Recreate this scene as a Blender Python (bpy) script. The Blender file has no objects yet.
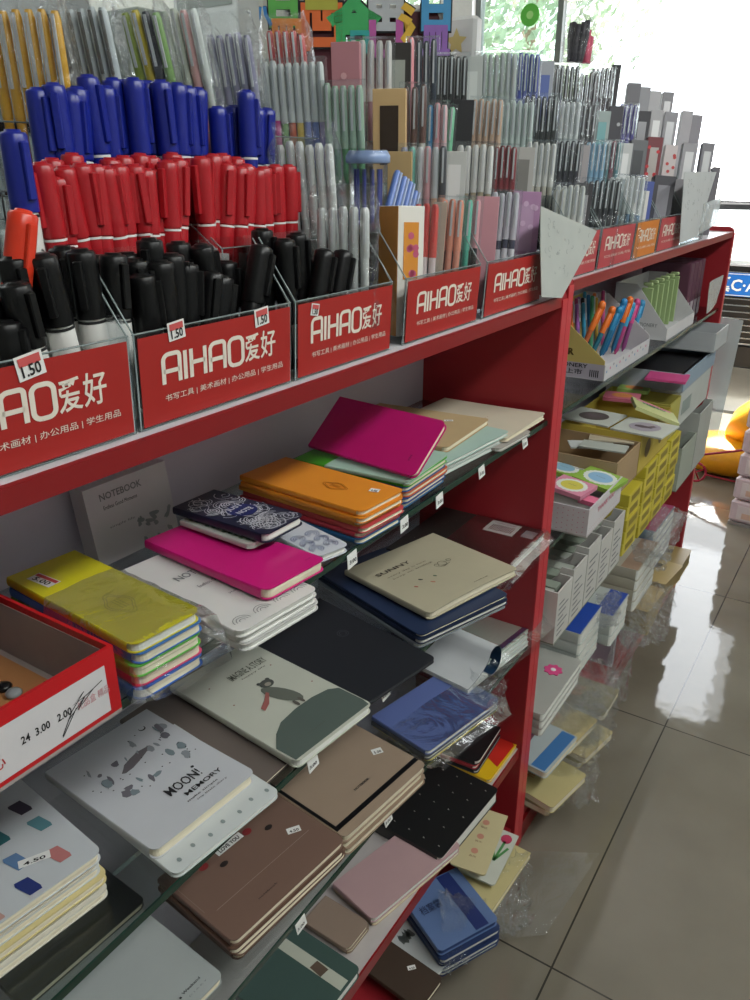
import bpy, math, random
from mathutils import Vector, Matrix
random.seed(7)
R = math.radians
sc = bpy.context.scene
COL = sc.collection
# ---------------------------------------------------------------- camera
CAMZ = 1.35
FPX = 780.0
YAW = math.atan(550/846.0); PIT = math.atan(328/780.0)
FW = Vector((-math.sin(YAW)*math.cos(PIT), math.cos(YAW)*math.cos(PIT), -math.sin(PIT)))
RT = Vector((math.cos(YAW), math.sin(YAW), 0)); UP = RT.cross(FW)
cd = bpy.data.cameras.new('camera'); cam = bpy.data.objects.new('camera', cd); COL.objects.link(cam)
cam.matrix_world = Matrix(((RT.x, UP.x, -FW.x, 0), (RT.y, UP.y, -FW.y, 0), (RT.z, UP.z, -FW.z, CAMZ), (0, 0, 0, 1)))
cd.sensor_fit = 'VERTICAL'; cd.sensor_height = 36.0; cd.lens = 36.0*FPX/1000.0
cd.clip_start = .02; cd.clip_end = 200
sc.camera = cam
# ---------------------------------------------------------------- light
sc.view_settings.view_transform = 'Standard'; sc.view_settings.look = 'None'
sc.view_settings.gamma = 1.0; sc.view_settings.use_curve_mapping = False
sc.view_settings.exposure = 0.22
w = bpy.data.worlds.new('sky'); sc.world = w; w.use_nodes = True
bg = w.node_tree.nodes['Background']; bg.inputs[0].default_value = (.90, .95, 1.0, 1); bg.inputs[1].default_value = 3.2
sd = bpy.data.lights.new('sun', 'SUN'); so = bpy.data.objects.new('sun', sd); COL.objects.link(so)
sd.energy = 26; sd.angle = R(1); sd.color = (1, .96, .9); so.rotation_euler = (R(-29.5), R(-10), 0); so.location = (3, 5, 6)
def area(name, loc, rot, sx, sy, e, col=(1, 1, 1)):
    d = bpy.data.lights.new(name, 'AREA'); d.shape = 'RECTANGLE'; d.size = sx; d.size_y = sy; d.energy = e; d.color = col
    o = bpy.data.objects.new(name, d); COL.objects.link(o); o.location = loc; o.rotation_euler = rot
    return o
area('tube_light_aisle', (.85, 1.1, 2.45), (0, R(25), 0), .25, 2.8, 33, (.97, 1, .97))
area('added_tube_back', (-2.3, .9, 2.6), (0, 0, 0), .25, 2.4, 15, (.97, 1, .98))  # unseen ceiling tube, added to light the rear of the room
area('added_daylight_fill', (-1.9, 4.90, 1.6), (R(-100), 0, 0), 3.0, 1.6, 34, (.93, .97, 1))  # helper area light added inside the shopfront to boost the daylight

def ray(px, py):
    return FW*FPX + RT*(px-375) - UP*(py-500)
CC = Vector((0, 0, CAMZ))
def onx(px, py, X): d = ray(px, py); return CC + d*(X/d.x)
def ony(px, py, Y): d = ray(px, py); return CC + d*(Y/d.y)
def onz(px, py, Z): d = ray(px, py); return CC + d*((Z-CAMZ)/d.z)

# ---------------------------------------------------------------- materials
MATS = {}
def rgb(h):
    h = h.lstrip('#'); c = [int(h[i:i+2], 16)/255 for i in (0, 2, 4)]
    return tuple(((v+.055)/1.055)**2.4 if v > .04045 else v/12.92 for v in c)
def mat(name, col=(.8, .8, .8), rough=.5, metal=0, noise=.06, nscale=40, bump=0, spec=.5, coat=0, emis=0, trans=0, alpha=1, stretch=None):
    if name in MATS: return MATS[name]
    if isinstance(col, str): col = rgb(col)
    m = bpy.data.materials.new(name); m.use_nodes = True; nt = m.node_tree; b = nt.nodes['Principled BSDF']
    b.inputs['Roughness'].default_value = rough; b.inputs['Metallic'].default_value = metal
    b.inputs['Specular IOR Level'].default_value = spec
    b.inputs['Coat Weight'].default_value = coat; b.inputs['Coat Roughness'].default_value = .1
    b.inputs['Alpha'].default_value = alpha
    if emis: b.inputs['Emission Color'].default_value = (*col, 1); b.inputs['Emission Strength'].default_value = emis
    tc = nt.nodes.new('ShaderNodeTexCoord'); mp = nt.nodes.new('ShaderNodeMapping')
    if stretch: mp.inputs['Scale'].default_value = stretch
    nz = nt.nodes.new('ShaderNodeTexNoise'); nz.inputs['Scale'].default_value = nscale; nz.inputs['Detail'].default_value = 3
    mx = nt.nodes.new('ShaderNodeMix'); mx.data_type = 'RGBA'; mx.blend_type = 'MULTIPLY'
    rp = nt.nodes.new('ShaderNodeMapRange'); rp.inputs['To Min'].default_value = 1-noise*2; rp.inputs['To Max'].default_value = 1+noise
    nt.links.new(tc.outputs['Object'], mp.inputs[0]); nt.links.new(mp.outputs[0], nz.inputs['Vector'])
    nt.links.new(nz.outputs[0], rp.inputs['Value'])
    cm = nt.nodes.new('ShaderNodeCombineColor')
    for i in range(3): nt.links.new(rp.outputs[0], cm.inputs[i])
    mx.inputs['Factor'].default_value = 1; mx.inputs['A'].default_value = (*col, 1)
    nt.links.new(cm.outputs[0], mx.inputs['B']); nt.links.new(mx.outputs['Result'], b.inputs['Base Color'])
    if bump:
        bp = nt.nodes.new('ShaderNodeBump'); bp.inputs['Strength'].default_value = bump; bp.inputs['Distance'].default_value = .002
        nt.links.new(nz.outputs[0], bp.inputs['Height']); nt.links.new(bp.outputs[0], b.inputs['Normal'])
    MATS[name] = m; return m
def clear(name, tint=(.93, .96, .95), gloss=.10, rough=.05, bump=0, bscale=60, edge=.75, milk=0):
    """thin clear plastic / glass sheet: transparent mixed with a glossy reflection by Fresnel, plus a little milkiness"""
    if name in MATS: return MATS[name]
    m = bpy.data.materials.new(name); m.use_nodes = True; nt = m.node_tree
    for n in list(nt.nodes):
        if n.type != 'OUTPUT_MATERIAL': nt.nodes.remove(n)
    out = [n for n in nt.nodes if n.type == 'OUTPUT_MATERIAL'][0]
    t = nt.nodes.new('ShaderNodeBsdfTransparent'); t.inputs[0].default_value = (*tint, 1)
    g = nt.nodes.new('ShaderNodeBsdfGlossy'); g.inputs['Roughness'].default_value = rough; g.inputs['Color'].default_value = (.95, .97, 1, 1)
    lw = nt.nodes.new('ShaderNodeFresnel'); lw.inputs['IOR'].default_value = 1.28
    mr = nt.nodes.new('ShaderNodeMapRange'); mr.inputs['To Min'].default_value = gloss; mr.inputs['To Max'].default_value = edge
    nt.links.new(lw.outputs[0], mr.inputs['Value'])
    mx = nt.nodes.new('ShaderNodeMixShader'); nt.links.new(mr.outputs[0], mx.inputs[0])
    if milk:
        d = nt.nodes.new('ShaderNodeBsdfDiffuse'); d.inputs[0].default_value = (.85, .88, .88, 1)
        m2 = nt.nodes.new('ShaderNodeMixShader'); m2.inputs[0].default_value = milk
        nt.links.new(t.outputs[0], m2.inputs[1]); nt.links.new(d.outputs[0], m2.inputs[2]); nt.links.new(m2.outputs[0], mx.inputs[1])
    else: nt.links.new(t.outputs[0], mx.inputs[1])
    nt.links.new(g.outputs[0], mx.inputs[2]); nt.links.new(mx.outputs[0], out.inputs[0])
    if bump:
        tc = nt.nodes.new('ShaderNodeTexCoord'); nz = nt.nodes.new('ShaderNodeTexNoise'); nz.inputs['Scale'].default_value = bscale
        nz.inputs['Detail'].default_value = 5; nz.inputs['Distortion'].default_value = 1.5
        bp = nt.nodes.new('ShaderNodeBump'); bp.inputs['Strength'].default_value = bump; bp.inputs['Distance'].default_value = .02
        nt.links.new(tc.outputs['Object'], nz.inputs['Vector']); nt.links.new(nz.outputs[0], bp.inputs['Height'])
        nt.links.new(bp.outputs[0], g.inputs['Normal']); nt.links.new(bp.outputs[0], lw.inputs['Normal'])
    MATS[name] = m; return m
ACR = clear('acrylic', (.96, .975, .975), .02, .04, edge=.5)
ACRE = mat('acrylic_edge', '#8f9c9c', .25, noise=.02)
FILM = clear('film', (.965, .97, .97), .035, .10, bump=.7, bscale=40, edge=.55, milk=.012)
FILMS = clear('film_smooth', (.965, .97, .97), .03, .12, bump=.22, bscale=14, edge=.5, milk=.01)
SLEEVE = clear('sleeve', (.95, .965, .97), .03, .1, bump=.25, bscale=25, edge=.5, milk=.03)
GLASS = clear('shelf_glass', (.84, .88, .87), .03, .03, edge=.7)
GLASSE = mat('glass_edge', '#1d3a30', .15, noise=.1, spec=.8)
RED = mat('red_laminate', '#87151a', .35, noise=.03, nscale=6)
REDD = mat('red_panel', '#9a2029', .45, noise=.04, nscale=8)
REDE = mat('red_edge_band', '#c2303a', .35, noise=.03)
REDCARD = mat('red_card', '#a82420', .45, noise=.04, nscale=12)
PANEL = mat('grey_white_laminate', '#bfb7c6', .5, noise=.03, nscale=8)
WHITE = mat('white_paper', '#e9e9e6', .6, noise=.03)
CREAM = mat('page_edges', '#e6ddc4', .8, noise=.16, nscale=60, stretch=(1, 1, 60))
PAGEW = mat('white_page_edges', '#dfe0da', .8, noise=.14, nscale=60, stretch=(1, 1, 60))
BLACK = mat('black_plastic', '#121214', .3, noise=.05)
INK = mat('black_ink', '#1c1c1f', .6)
GREYINK = mat('grey_ink', '#77797c', .7)
KRAFT = mat('kraft_board', '#b89a6b', .8, noise=.08, nscale=80)
def M(hexc, rough=.5, coat=0): return mat('colour_'+hexc.strip('#')+('_%d' % int(rough*100)), hexc, rough, coat=coat, noise=.035, nscale=25)

# ---------------------------------------------------------------- mesh tools
class MB:
    def __init__(s): s.v = []; s.f = []; s.m = []; s.mats = []; s.smooth = []
    def mi(s, mt):
        if mt is None: return 0
        if mt not in s.mats: s.mats.append(mt)
        return s.mats.index(mt)
    def add(s, vs, fs, mt=None, sm=False):
        k = len(s.v); s.v += [Vector(p) for p in vs]; i = s.mi(mt)
        for f in fs: s.f.append([k+j for j in f]); s.m.append(i); s.smooth.append(sm)
        return s
    def box(s, x0, x1, y0, y1, z0, z1, mt=None, b=0):
        if b <= 0:
            vs = [(x, y, z) for x in (x0, x1) for y in (y0, y1) for z in (z0, z1)]
            return s.add(vs, [(0, 1, 3, 2), (4, 6, 7, 5), (0, 4, 5, 1), (2, 3, 7, 6), (0, 2, 6, 4), (1, 5, 7, 3)], mt)
        b = min(b, (x1-x0)*.45, (y1-y0)*.45, (z1-z0)*.45)
        xs = (x0, x0+b, x1-b, x1); ys = (y0, y0+b, y1-b, y1); zs = (z0, z0+b, z1-b, z1)
        rings = []
        for zi, ins in ((0, 1), (1, 0), (2, 0), (3, 1)):
            a = b if ins else 0; z = zs[zi]
            rings.append([(x0+a+b*(1-ins*0), y0+a, z), (x1-a-b, y0+a, z), (x1-a, y0+a+b, z), (x1-a, y1-a-b, z), (x1-a-b, y1-a, z), (x0+a+b, y1-a, z), (x0+a, y1-a-b, z), (x0+a, y0+a+b, z)])
        vs = [p for r in rings for p in r]; fs = [list(range(7, -1, -1)), list(range(24, 32))]
        for k in range(3):
            for j in range(8): fs.append((k*8+j, k*8+(j+1) % 8, (k+1)*8+(j+1) % 8, (k+1)*8+j))
        return s.add(vs, fs, mt)
    def lathe(s, prof, n=12, mt=None, o=(0, 0, 0), sm=True):
        vs = []; fs = []
        for (r, z) in prof:
            for j in range(n):
                a = 2*math.pi*j/n; vs.append((o[0]+r*math.cos(a), o[1]+r*math.sin(a), o[2]+z))
        for k in range(len(prof)-1):
            for j in range(n): fs.append((k*n+j, k*n+(j+1) % n, (k+1)*n+(j+1) % n, (k+1)*n+j))
        s.add(vs, fs, mt, sm)
        s.add([vs[j] for j in range(n)], [list(range(n-1, -1, -1))], mt); L = (len(prof)-1)*n
        return s.add([vs[L+j] for j in range(n)], [list(range(n))], mt)
    def prism(s, pts, z0, z1, mt=None):
        n = len(pts); vs = [(x, y, z0) for x, y in pts]+[(x, y, z1) for x, y in pts]
        return s.add(vs, [list(range(n-1, -1, -1)), list(range(n, 2*n))]+[(j, (j+1) % n, n+(j+1) % n, n+j) for j in range(n)], mt)
    def extr(s, pts3, off, mt=None):
        n = len(pts3); off = Vector(off); vs = [Vector(p) for p in pts3]+[Vector(p)+off for p in pts3]
        return s.add(vs, [list(range(n-1, -1, -1)), list(range(n, 2*n))]+[(j, (j+1) % n, n+(j+1) % n, n+j) for j in range(n)], mt)
    def tube(s, pts, r, n=6, mt=None):
        pts = [Vector(p) for p in pts]; vs = []; fs = []
        for i, p in enumerate(pts):
            d = (pts[min(i+1, len(pts)-1)]-pts[max(i-1, 0)]).normalized()
            a = d.orthogonal().normalized(); b = d.cross(a)
            for j in range(n):
                t = 2*math.pi*j/n; vs.append(p+(a*math.cos(t)+b*math.sin(t))*r)
        for i in range(len(pts)-1):
            for j in range(n): fs.append((i*n+j, i*n+(j+1) % n, (i+1)*n+(j+1) % n, (i+1)*n+j))
        fs += [list(range(n)), list(range((len(pts)-1)*n, len(pts)*n))]
        return s.add(vs, fs, mt, True)
    def mesh(s, name):
        me = bpy.data.meshes.new(name); me.from_pydata([tuple(p) for p in s.v], [], s.f)
        for m in s.mats: me.materials.append(m)
        for i, p in enumerate(me.polygons): p.material_index = s.m[i]; p.use_smooth = s.smooth[i]
        me.update(); return me
    def build(s, name, parent=None, world=False):
        if world and parent is not None:
            inv = parent.matrix_basis.inverted(); s.v = [inv @ p for p in s.v]
        o = bpy.data.objects.new(name, s.mesh(name)); COL.objects.link(o)
        if parent is not None: o.parent = parent
        return o
def tag(o, label=None, cat=None, group=None, kind=None):
    if label: o['label'] = label
    if cat: o['category'] = cat
    if group: o['group'] = group
    if kind: o['kind'] = kind
    return o
def thing(name, label, cat, loc=(0, 0, 0), rz=0, group=None, rx=0, ry=0):
    o = bpy.data.objects.new(name, None); COL.objects.link(o); o.empty_display_size = .02
    o.matrix_basis = Matrix.Translation(Vector(loc)) @ Matrix.Rotation(rz, 4, 'Z') @ Matrix.Rotation(ry, 4, 'Y') @ Matrix.Rotation(rx, 4, 'X')
    return tag(o, label, cat, group)
def struct(name, mb): return tag(mb.build(name), kind='structure')
KIDS = {}
def dup(root, mtx, label=None, group=None):
    r = root.copy(); COL.objects.link(r); r.matrix_basis = mtx
    if label: r['label'] = label
    if group: r['group'] = group
    for ch in root.children:
        c = ch.copy(); COL.objects.link(c); c.parent = r
        for g in ch.children:
            d = g.copy(); COL.objects.link(d); d.parent = c
    return r
# text as flat mesh; fn maps (u, v) metres -> 3D
GC = {}
def glyphs(txt, bold=0):
    k = (txt, bold)
    if k in GC: return GC[k]
    c = bpy.data.curves.new('g', 'FONT'); c.body = txt; c.resolution_u = 2; c.offset = bold; c.size = 1
    o = bpy.data.objects.new('g', c); COL.objects.link(o)
    dg = bpy.context.evaluated_depsgraph_get(); ev = o.evaluated_get(dg); m = ev.to_mesh()
    vs = [tuple(v.co) for v in m.vertices]; fs = [tuple(p.vertices) for p in m.polygons]
    ev.to_mesh_clear(); bpy.data.objects.remove(o); bpy.data.curves.remove(c)
    x0 = min(v[0] for v in vs); x1 = max(v[0] for v in vs); y0 = min(v[1] for v in vs); y1 = max(v[1] for v in vs)
    GC[k] = ([((v[0]-x0)/(x1-x0), (v[1]-y0)/(y1-y0)) for v in vs], fs, (x1-x0)/(y1-y0)); return GC[k]
def text(mb, txt, fn, u0, v0, wd, ht, mt, bold=0):
    vs, fs, asp = glyphs(txt, bold)
    mb.add([fn(u0+a*wd, v0+b*ht) for a, b in vs], fs, mt)
def strokes(mb, lines, fn, wd, mt):
    """flat ribbons along polylines in (u, v)"""
    for L in lines:
        L = [Vector(p) for p in L]; n = len(L); vs = []
        for i, p in enumerate(L):
            d = (L[min(i+1, n-1)]-L[max(i-1, 0)]).normalized(); q = Vector((-d.y, d.x))*wd/2
            vs += [fn(*(p+q)), fn(*(p-q))]
        mb.add(vs, [(2*i, 2*i+1, 2*i+3, 2*i+2) for i in range(n-1)], mt)
def blob(cx, cy, rx, ry, n=14, rot=0, jag=0, rnd=random):
    out = []
    for i in range(n):
        a = 2*math.pi*i/n; k = 1+rnd.uniform(-jag, jag); x = rx*k*math.cos(a); y = ry*k*math.sin(a)
        out.append((cx+x*math.cos(rot)-y*math.sin(rot), cy+x*math.sin(rot)+y*math.cos(rot)))
    return out
def poly(mb, pts, fn, mt): mb.add([fn(*p) for p in pts], [list(range(len(pts)))], mt)
# ================================================================ STRUCTURE
XF = -.438                      # front face of both shelf units
XB = -.680                      # shared back panel
def tilemat():
    m = bpy.data.materials.new('polished_floor_tile'); m.use_nodes = True; nt = m.node_tree; b = nt.nodes['Principled BSDF']
    g = nt.nodes.new('ShaderNodeNewGeometry'); sp = nt.nodes.new('ShaderNodeSeparateXYZ'); nt.links.new(g.outputs['Position'], sp.inputs[0])
    fac = None
    for ax, off in ((0, .267), (1, -1.007)):
        a = nt.nodes.new('ShaderNodeMath'); a.operation = 'ADD'; a.inputs[1].default_value = off+8.1; nt.links.new(sp.outputs[ax], a.inputs[0])
        d = nt.nodes.new('ShaderNodeMath'); d.operation = 'DIVIDE'; d.inputs[1].default_value = .81; nt.links.new(a.outputs[0], d.inputs[0])
        f = nt.nodes.new('ShaderNodeMath'); f.operation = 'FRACT'; nt.links.new(d.outputs[0], f.inputs[0])
        s = nt.nodes.new('ShaderNodeMath'); s.operation = 'PINGPONG'; s.inputs[1].default_value = .5; nt.links.new(f.outputs[0], s.inputs[0])
        l = nt.nodes.new('ShaderNodeMath'); l.operation = 'LESS_THAN'; l.inputs[1].default_value = .0022; nt.links.new(s.outputs[0], l.inputs[0])
        if fac is None: fac = l
        else:
            mx = nt.nodes.new('ShaderNodeMath'); mx.operation = 'MAXIMUM'; nt.links.new(fac.outputs[0], mx.inputs[0]); nt.links.new(l.outputs[0], mx.inputs[1]); fac = mx
    nz = nt.nodes.new('ShaderNodeTexNoise'); nz.inputs['Scale'].default_value = 2.2; nz.inputs['Detail'].default_value = 6
    nt.links.new(g.outputs['Position'], nz.inputs['Vector'])
    cr = nt.nodes.new('ShaderNodeValToRGB'); cr.color_ramp.elements[0].color = (*rgb('#6f695d'), 1); cr.color_ramp.elements[1].color = (*rgb('#847e72'), 1)
    cr.color_ramp.elements[0].position = .3; cr.color_ramp.elements[1].position = .7
    nt.links.new(nz.outputs[0], cr.inputs[0])
    mc = nt.nodes.new('ShaderNodeMix'); mc.data_type = 'RGBA'; nt.links.new(fac.outputs[0], mc.inputs['Factor'])
    nt.links.new(cr.outputs[0], mc.inputs['A']); mc.inputs['B'].default_value = (*rgb('#3a3833'), 1)
    nt.links.new(mc.outputs['Result'], b.inputs['Base Color'])
    b.inputs['Roughness'].default_value = .06; b.inputs['Specular IOR Level'].default_value = .6
    n2 = nt.nodes.new('ShaderNodeTexNoise'); n2.inputs['Scale'].default_value = 14; nt.links.new(g.outputs['Position'], n2.inputs['Vector'])
    bp = nt.nodes.new('ShaderNodeBump'); bp.inputs['Strength'].default_value = .12; bp.inputs['Distance'].default_value = .004
    nt.links.new(n2.outputs[0], bp.inputs['Height']); nt.links.new(bp.outputs[0], b.inputs['Normal'])
    return m
TILE = tilemat()
struct('floor', MB().box(-4.2, 2.0, -2.0, 5.06, -.05, 0, TILE))
struct('ceiling', MB().box(-4.2, 2.0, -2.0, 5.1, 2.9, 3.0, mat('ceiling_paint', '#e6e6e2', .8)))
WALL = mat('wall_paint', '#d3d7d3', .8, noise=.03, nscale=5)
struct('wall_left', MB().box(-4.3, -4.2, -2.0, 5.1, 0, 2.9, WALL))
struct('wall_right', MB().box(2.0, 2.1, -2.0, 5.1, 0, 2.9, WALL))
struct('wall_rear', MB().box(-4.3, 2.1, -2.1, -2.0, 0, 2.9, WALL))
# shopfront wall: lintel, pillars
wf = MB(); wf.box(-4.2, 2.0, 5.0, 5.1, 2.45, 2.9, WALL); wf.box(-4.2, -3.6, 5.0, 5.1, 0, 2.45, WALL); wf.box(-3.6, -2.74, 5.0, 5.1, 0, 1.0, WALL); wf.box(-2.74, -2.52, 4.96, 5.1, 0, 2.45, mat('pillar_paint', '#e4e6e6', .6))
wf.box(-.49, 2.0, 5.0, 5.1, 0, 2.45, WALL); wf.box(-1.955, -.49, 5.0, 5.1, 2.27, 2.45, WALL)
struct('wall_front', wf)
ALU = mat('window_frame_grey', '#6d7471', .4, .3)
WG = clear('window_glass', (.86, .92, .90), .05, .01)
def window(name, x0, x1, z0, z1):
    o = tag(MB().box(x0, x1, 5.04, 5.05, z0, z1, WG).build(name), kind='structure')
    f = MB()
    f.box(x0, x0+.035, 5.01, 5.07, z0, z1, ALU); f.box(x1-.035, x1, 5.01, 5.07, z0, z1, ALU)
    f.box(x0+.035, x1-.035, 5.01, 5.07, z0, z0+.04, ALU); f.box(x0+.035, x1-.035, 5.01, 5.07, z1-.04, z1, ALU)
    f.build('window_frame', o); return o
window('window_1', -3.6, -2.74, 1.0, 2.45)
window('window_2', -2.52, -1.955, .0, 2.45)

# outside
GR = mat('sunlit_concrete', '#c9c2b6', .9, noise=.08, nscale=3)
struct('ground_outside', MB().box(-30, 30, 5.06, 60, -.12, -.02, GR))

def shelf_unit(label, y0, y1, dz=0):
    t = thing('display_shelf', label, 'shelf unit', (XF, y0, 0))
    def p(name, mb): return mb.build(name, t, world=True)
    th = .022
    # side panels with rounded top front corner
    for (a, b) in ((y0, y0+th), (y1-th, y1)):
        pts = [(XB, 0), (XF+.004, 0), (XF+.004, 1.178+dz)]
        for k in range(7):
            an = R(k*15); pts.append((XF-.014+.018*math.cos(an), 1.178+dz+.018*math.sin(an)))
        pts.append((XB, 1.196+dz))
        mb = MB(); mb.extr([(x, a, z) for x, z in pts], (0, b-a, 0), REDD)
        mb.box(XF+.0042, XF+.0058, a, b, 0, 1.178+dz, REDE); p('side_panel', mb)
    p('back_panel', MB().box(XB-.008, XB, y0+th, y1-th, 0, 1.155+dz, PANEL))
    mb = MB(); mb.box(XB-.008, XF-.002, y0+th, y1-th, 1.165+dz, 1.183+dz, mat('white_top_laminate', '#d9d6da', .35)); p('top_board', mb)
    p('red_fascia', MB().box(XF-.002, XF+.004, y0+th, y1-th, 1.167+dz, 1.1835+dz, RED))
    return t, p
t1, pp = shelf_unit('red shelf unit nearest the viewer holding the notebooks', -.25, 1.227, -.013)
def glass_shelf(parentfn, y0, y1, z, tk=.008):
    mb = MB(); mb.box(XB+.001, XF-.004, y0, y1, z-tk, z, GLASS); mb.box(XF-.004, XF-.002, y0, y1, z-tk, z, GLASSE); parentfn('glass_shelf', mb)
GZ = {1: .968, 2: .746, 3: .527, 4: .282, 5: .075}
for k in (1, 2, 3): glass_shelf(pp, -.228, 1.205, GZ[k])
def red_shelf(pf, y0, y1, z, name='red_shelf'):
    mb = MB(); mb.box(XB+.001, XF-.003, y0, y1, z-.018, z, mat('shelf_board', '#b9b2b0', .5)); mb.box(XF-.003, XF, y0, y1, z-.022, z, RED); pf(name, mb)
red_shelf(pp, -.228, 1.205, GZ[4]); 
def base(pf, y0, y1):
    mb = MB(); mb.box(XB+.001, XF-.003, y0, y1, .05, .07, REDD); mb.box(XF-.004, XF+.004, y0, y1, 0, .05, RED); pf('base_board', mb)
base(pp, -.228, 1.205)
t2, pq = shelf_unit('second red shelf unit beyond the first, with sticky notes and boxes', 1.228, 2.62, .006)
glass_shelf(pq, 1.25, 2.598, .968); glass_shelf(pq, 1.25, 2.598, .705); glass_shelf(pq, 1.25, 2.598, .505)
red_shelf(pq, 1.25, 2.598, GZ[4]); base(pq, 1.25, 2.598)
yd = onx(616, 650, XF).y
pq('divider', MB().box(XB, XF-.006, yd, yd+.016, .07, .264, PANEL))
# unit behind (carries the upper display tiers)
tb = thing('display_shelf', 'plain grey shelf unit back to back with the red ones', 'shelf unit', (-.95, -.25, 0))
mb = MB(); mb.box(-.95, -.69, -.25, 2.62, 0, .05, PANEL); mb.box(-.95, -.94, -.25, 2.62, .05, 1.14, PANEL); mb.box(-.95, -.69, -.25, 2.62, 1.14, 1.165, PANEL)
mb.box(-.94, -.69, -.25, -.23, .05, 1.14, PANEL); mb.box(-.94, -.69, 2.60, 2.62, .05, 1.14, PANEL); mb.box(-.94, -.69, 1.2, 1.22, .05, 1.14, PANEL)
mb.build('carcass', tb, world=True)

# ================================================================ PEN HOLDERS
def arc(cx, cy, r, a0, a1, n=5): return [(cx+r*math.cos(R(a0+(a1-a0)*i/n)), cy+r*math.sin(R(a0+(a1-a0)*i/n))) for i in range(n+1)]
def logo_lines():
    out = []; h = 1.0; w = .62; g = .20; r = .22; x = 0
    def A(x): return [[(x, 0), (x, h-r)]+arc(x+r, h-r, r, 180, 90)+[(x+w-.12, h)]+arc(x+w-.12, h-.12, .12, 90, 0)+[(x+w, 0)], [(x, .42), (x+w, .42)]]
    out += A(x); x += w+g+.02
    out += [[(x, 0), (x, h)]]; x += g+.04
    out += [[(x, 0), (x, h)], [(x, .52), (x+w-.06, .52)], [(x+w-.06, 0), (x+w-.06, h)]]; x += w+g-.04
    out += A(x); x += w+g
    out += [[(x+r, 0), (x+w-r, 0)]+arc(x+w-r, r, r, -90, 0)+[(x+w, h-r)]+arc(x+w-r, h-r, r, 0, 90)+[(x+r, h)]+arc(x+r, h-r, r, 90, 180)+[(x, r)]+arc(x+r, r, r, 180, 270)]
    return out, x+w
LOGO, LOGOW = logo_lines()
TXTW = mat('cream_lettering', '#e6ddd0', .5, noise=.02)
def holder(y0, y1, label, card=True, X=-.452, z0=1.1712, hf=.072, hb=.125, depth=.062, tilt=.05, cardmat=None, group=None, sticker=None, name='pen_holder', faded=False, yellow=False):
    t = thing(name, label, 'pen holder', (X, y0, z0), 0, group); W = y1-y0; k = .0025; ft = tilt*hf
    mb = MB()
    # front pane (leans outward at the top)
    def pane(a, b, zlo, zhi, off=0): mb.extr([(off, a, zlo), (off, b, zlo), (off+tilt*(zhi-zlo), b, zhi), (off+tilt*(zhi-zlo), a, zhi)], (k, 0, 0), ACR)
    pane(0, W, 0, hf)
    for ya in (0, W-k):
        mb.extr([(0, ya, 0), (ft, ya, hf), (-depth*.55, ya, hb), (-depth, ya, hb), (-depth, ya, 0)], (0, k, 0), ACR)
    mb.box(-depth, 0, k, W-k, 0, k, ACR)
    mb.box(-depth, -depth+k, k, W-k, k, hb, ACR)
    mb.build('clear_tray', t)
    e = MB(); e.tube([(ft+k/2, 0, hf), (ft+k/2, W, hf)], .0007, 5, ACRE)
    for ya in (k/2, W-k/2): e.tube([(k/2, ya, 0), (ft+k/2, ya, hf), (-depth*.55, ya, hb)], .0007, 5, ACRE)
    e.tube([(k/2, 0, 0), (k/2, W, 0)], .0007, 5, ACRE)
    e.build('polished_edge', t)
    if card:
        cm = cardmat or REDCARD; h2 = hf-.003
        c = MB(); c.extr([(.0026, .003, .002), (.0026, W-.003, .002), (.0026+tilt*h2, W-.003, h2), (.0026+tilt*h2, .003, h2)], (.0006, 0, 0), cm)
        cc = c.build('insert_card', t)
        fn = lambda u, v: (tilt*v+.0036, u, v)
        l = MB(); lw = W*.49; lh = hf*.31; u0 = W*.14; v0 = hf*.43
        f2 = lambda u, v: fn(u0+u/LOGOW*lw, v0+v*lh)
        strokes(l, LOGO, f2, .15, TXTW)
        text(l, '爱好', fn, u0+lw+W*.015, v0-hf*.01, W*.22, lh*1.05, TXTW, .012)
        text(l, '书写工具 | 美术画材 | 办公用品 | 学生用品', fn, u0, v0-hf*.20, W*.78, hf*.085, TXTW, .0)
        l.build('lettering', cc)
        if sticker:
            for (su, sv, sw, sh, rot) in sticker:
                s = MB(); f3 = lambda a, b: (tilt*(sv*hf+b)+.0040, su*W+a*math.cos(rot)-b*math.sin(rot), sv*hf+b*math.cos(rot)+a*math.sin(rot))
                poly(s, [(0, 0), (sw, 0), (sw, sh), (0, sh)], f3, WHITE)
                f4 = lambda a, b: tuple(Vector(f3(a, b))+Vector((.0004, 0, 0)))
                poly(s, [(sw*.1, sh*.55), (sw*.9, sh*.55), (sw*.9, sh*.9), (sw*.1, sh*.9)], f4, M('#d05a5a'))
                text(s, '1.50', f4, sw*.15, sh*.1, sw*.7, sh*.5, INK, .02)
                o = s.build('price_sticker', t); o['label'] = 'small white price sticker'
    return t
XH = -.452
def yat(px, py, X=XH): return onx(px, py, X).y
hy = [(.19, yat(131, 400)), (yat(134, 400)+.001, yat(288, 345)), (yat(292, 345), yat(388.5, 310)), (yat(401.5, 310), yat(476, 290)), (yat(482, 290), yat(540, 270))]
labs = ['clear pen holder with red card, at the left edge, full of white-bodied black-capped markers',
 'clear pen holder with red card and two stickers, full of black markers',
 'clear pen holder with red card between the black markers and the orange box',
 'clear pen holder with red card holding the orange and white pen box',
 'clear pen holder with red card, lilac box in it, last on the near unit']
st = [[(.50, .80, .02, .016, .15)], [(.18, .86, .017, .014, .1), (.72, .80, .018, .015, .1)], [(.12, .80, .012, .011, -.2)], None, None]
for (a, b), l, s in zip(hy, labs, st): holder(a, b, l, sticker=s)
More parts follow.
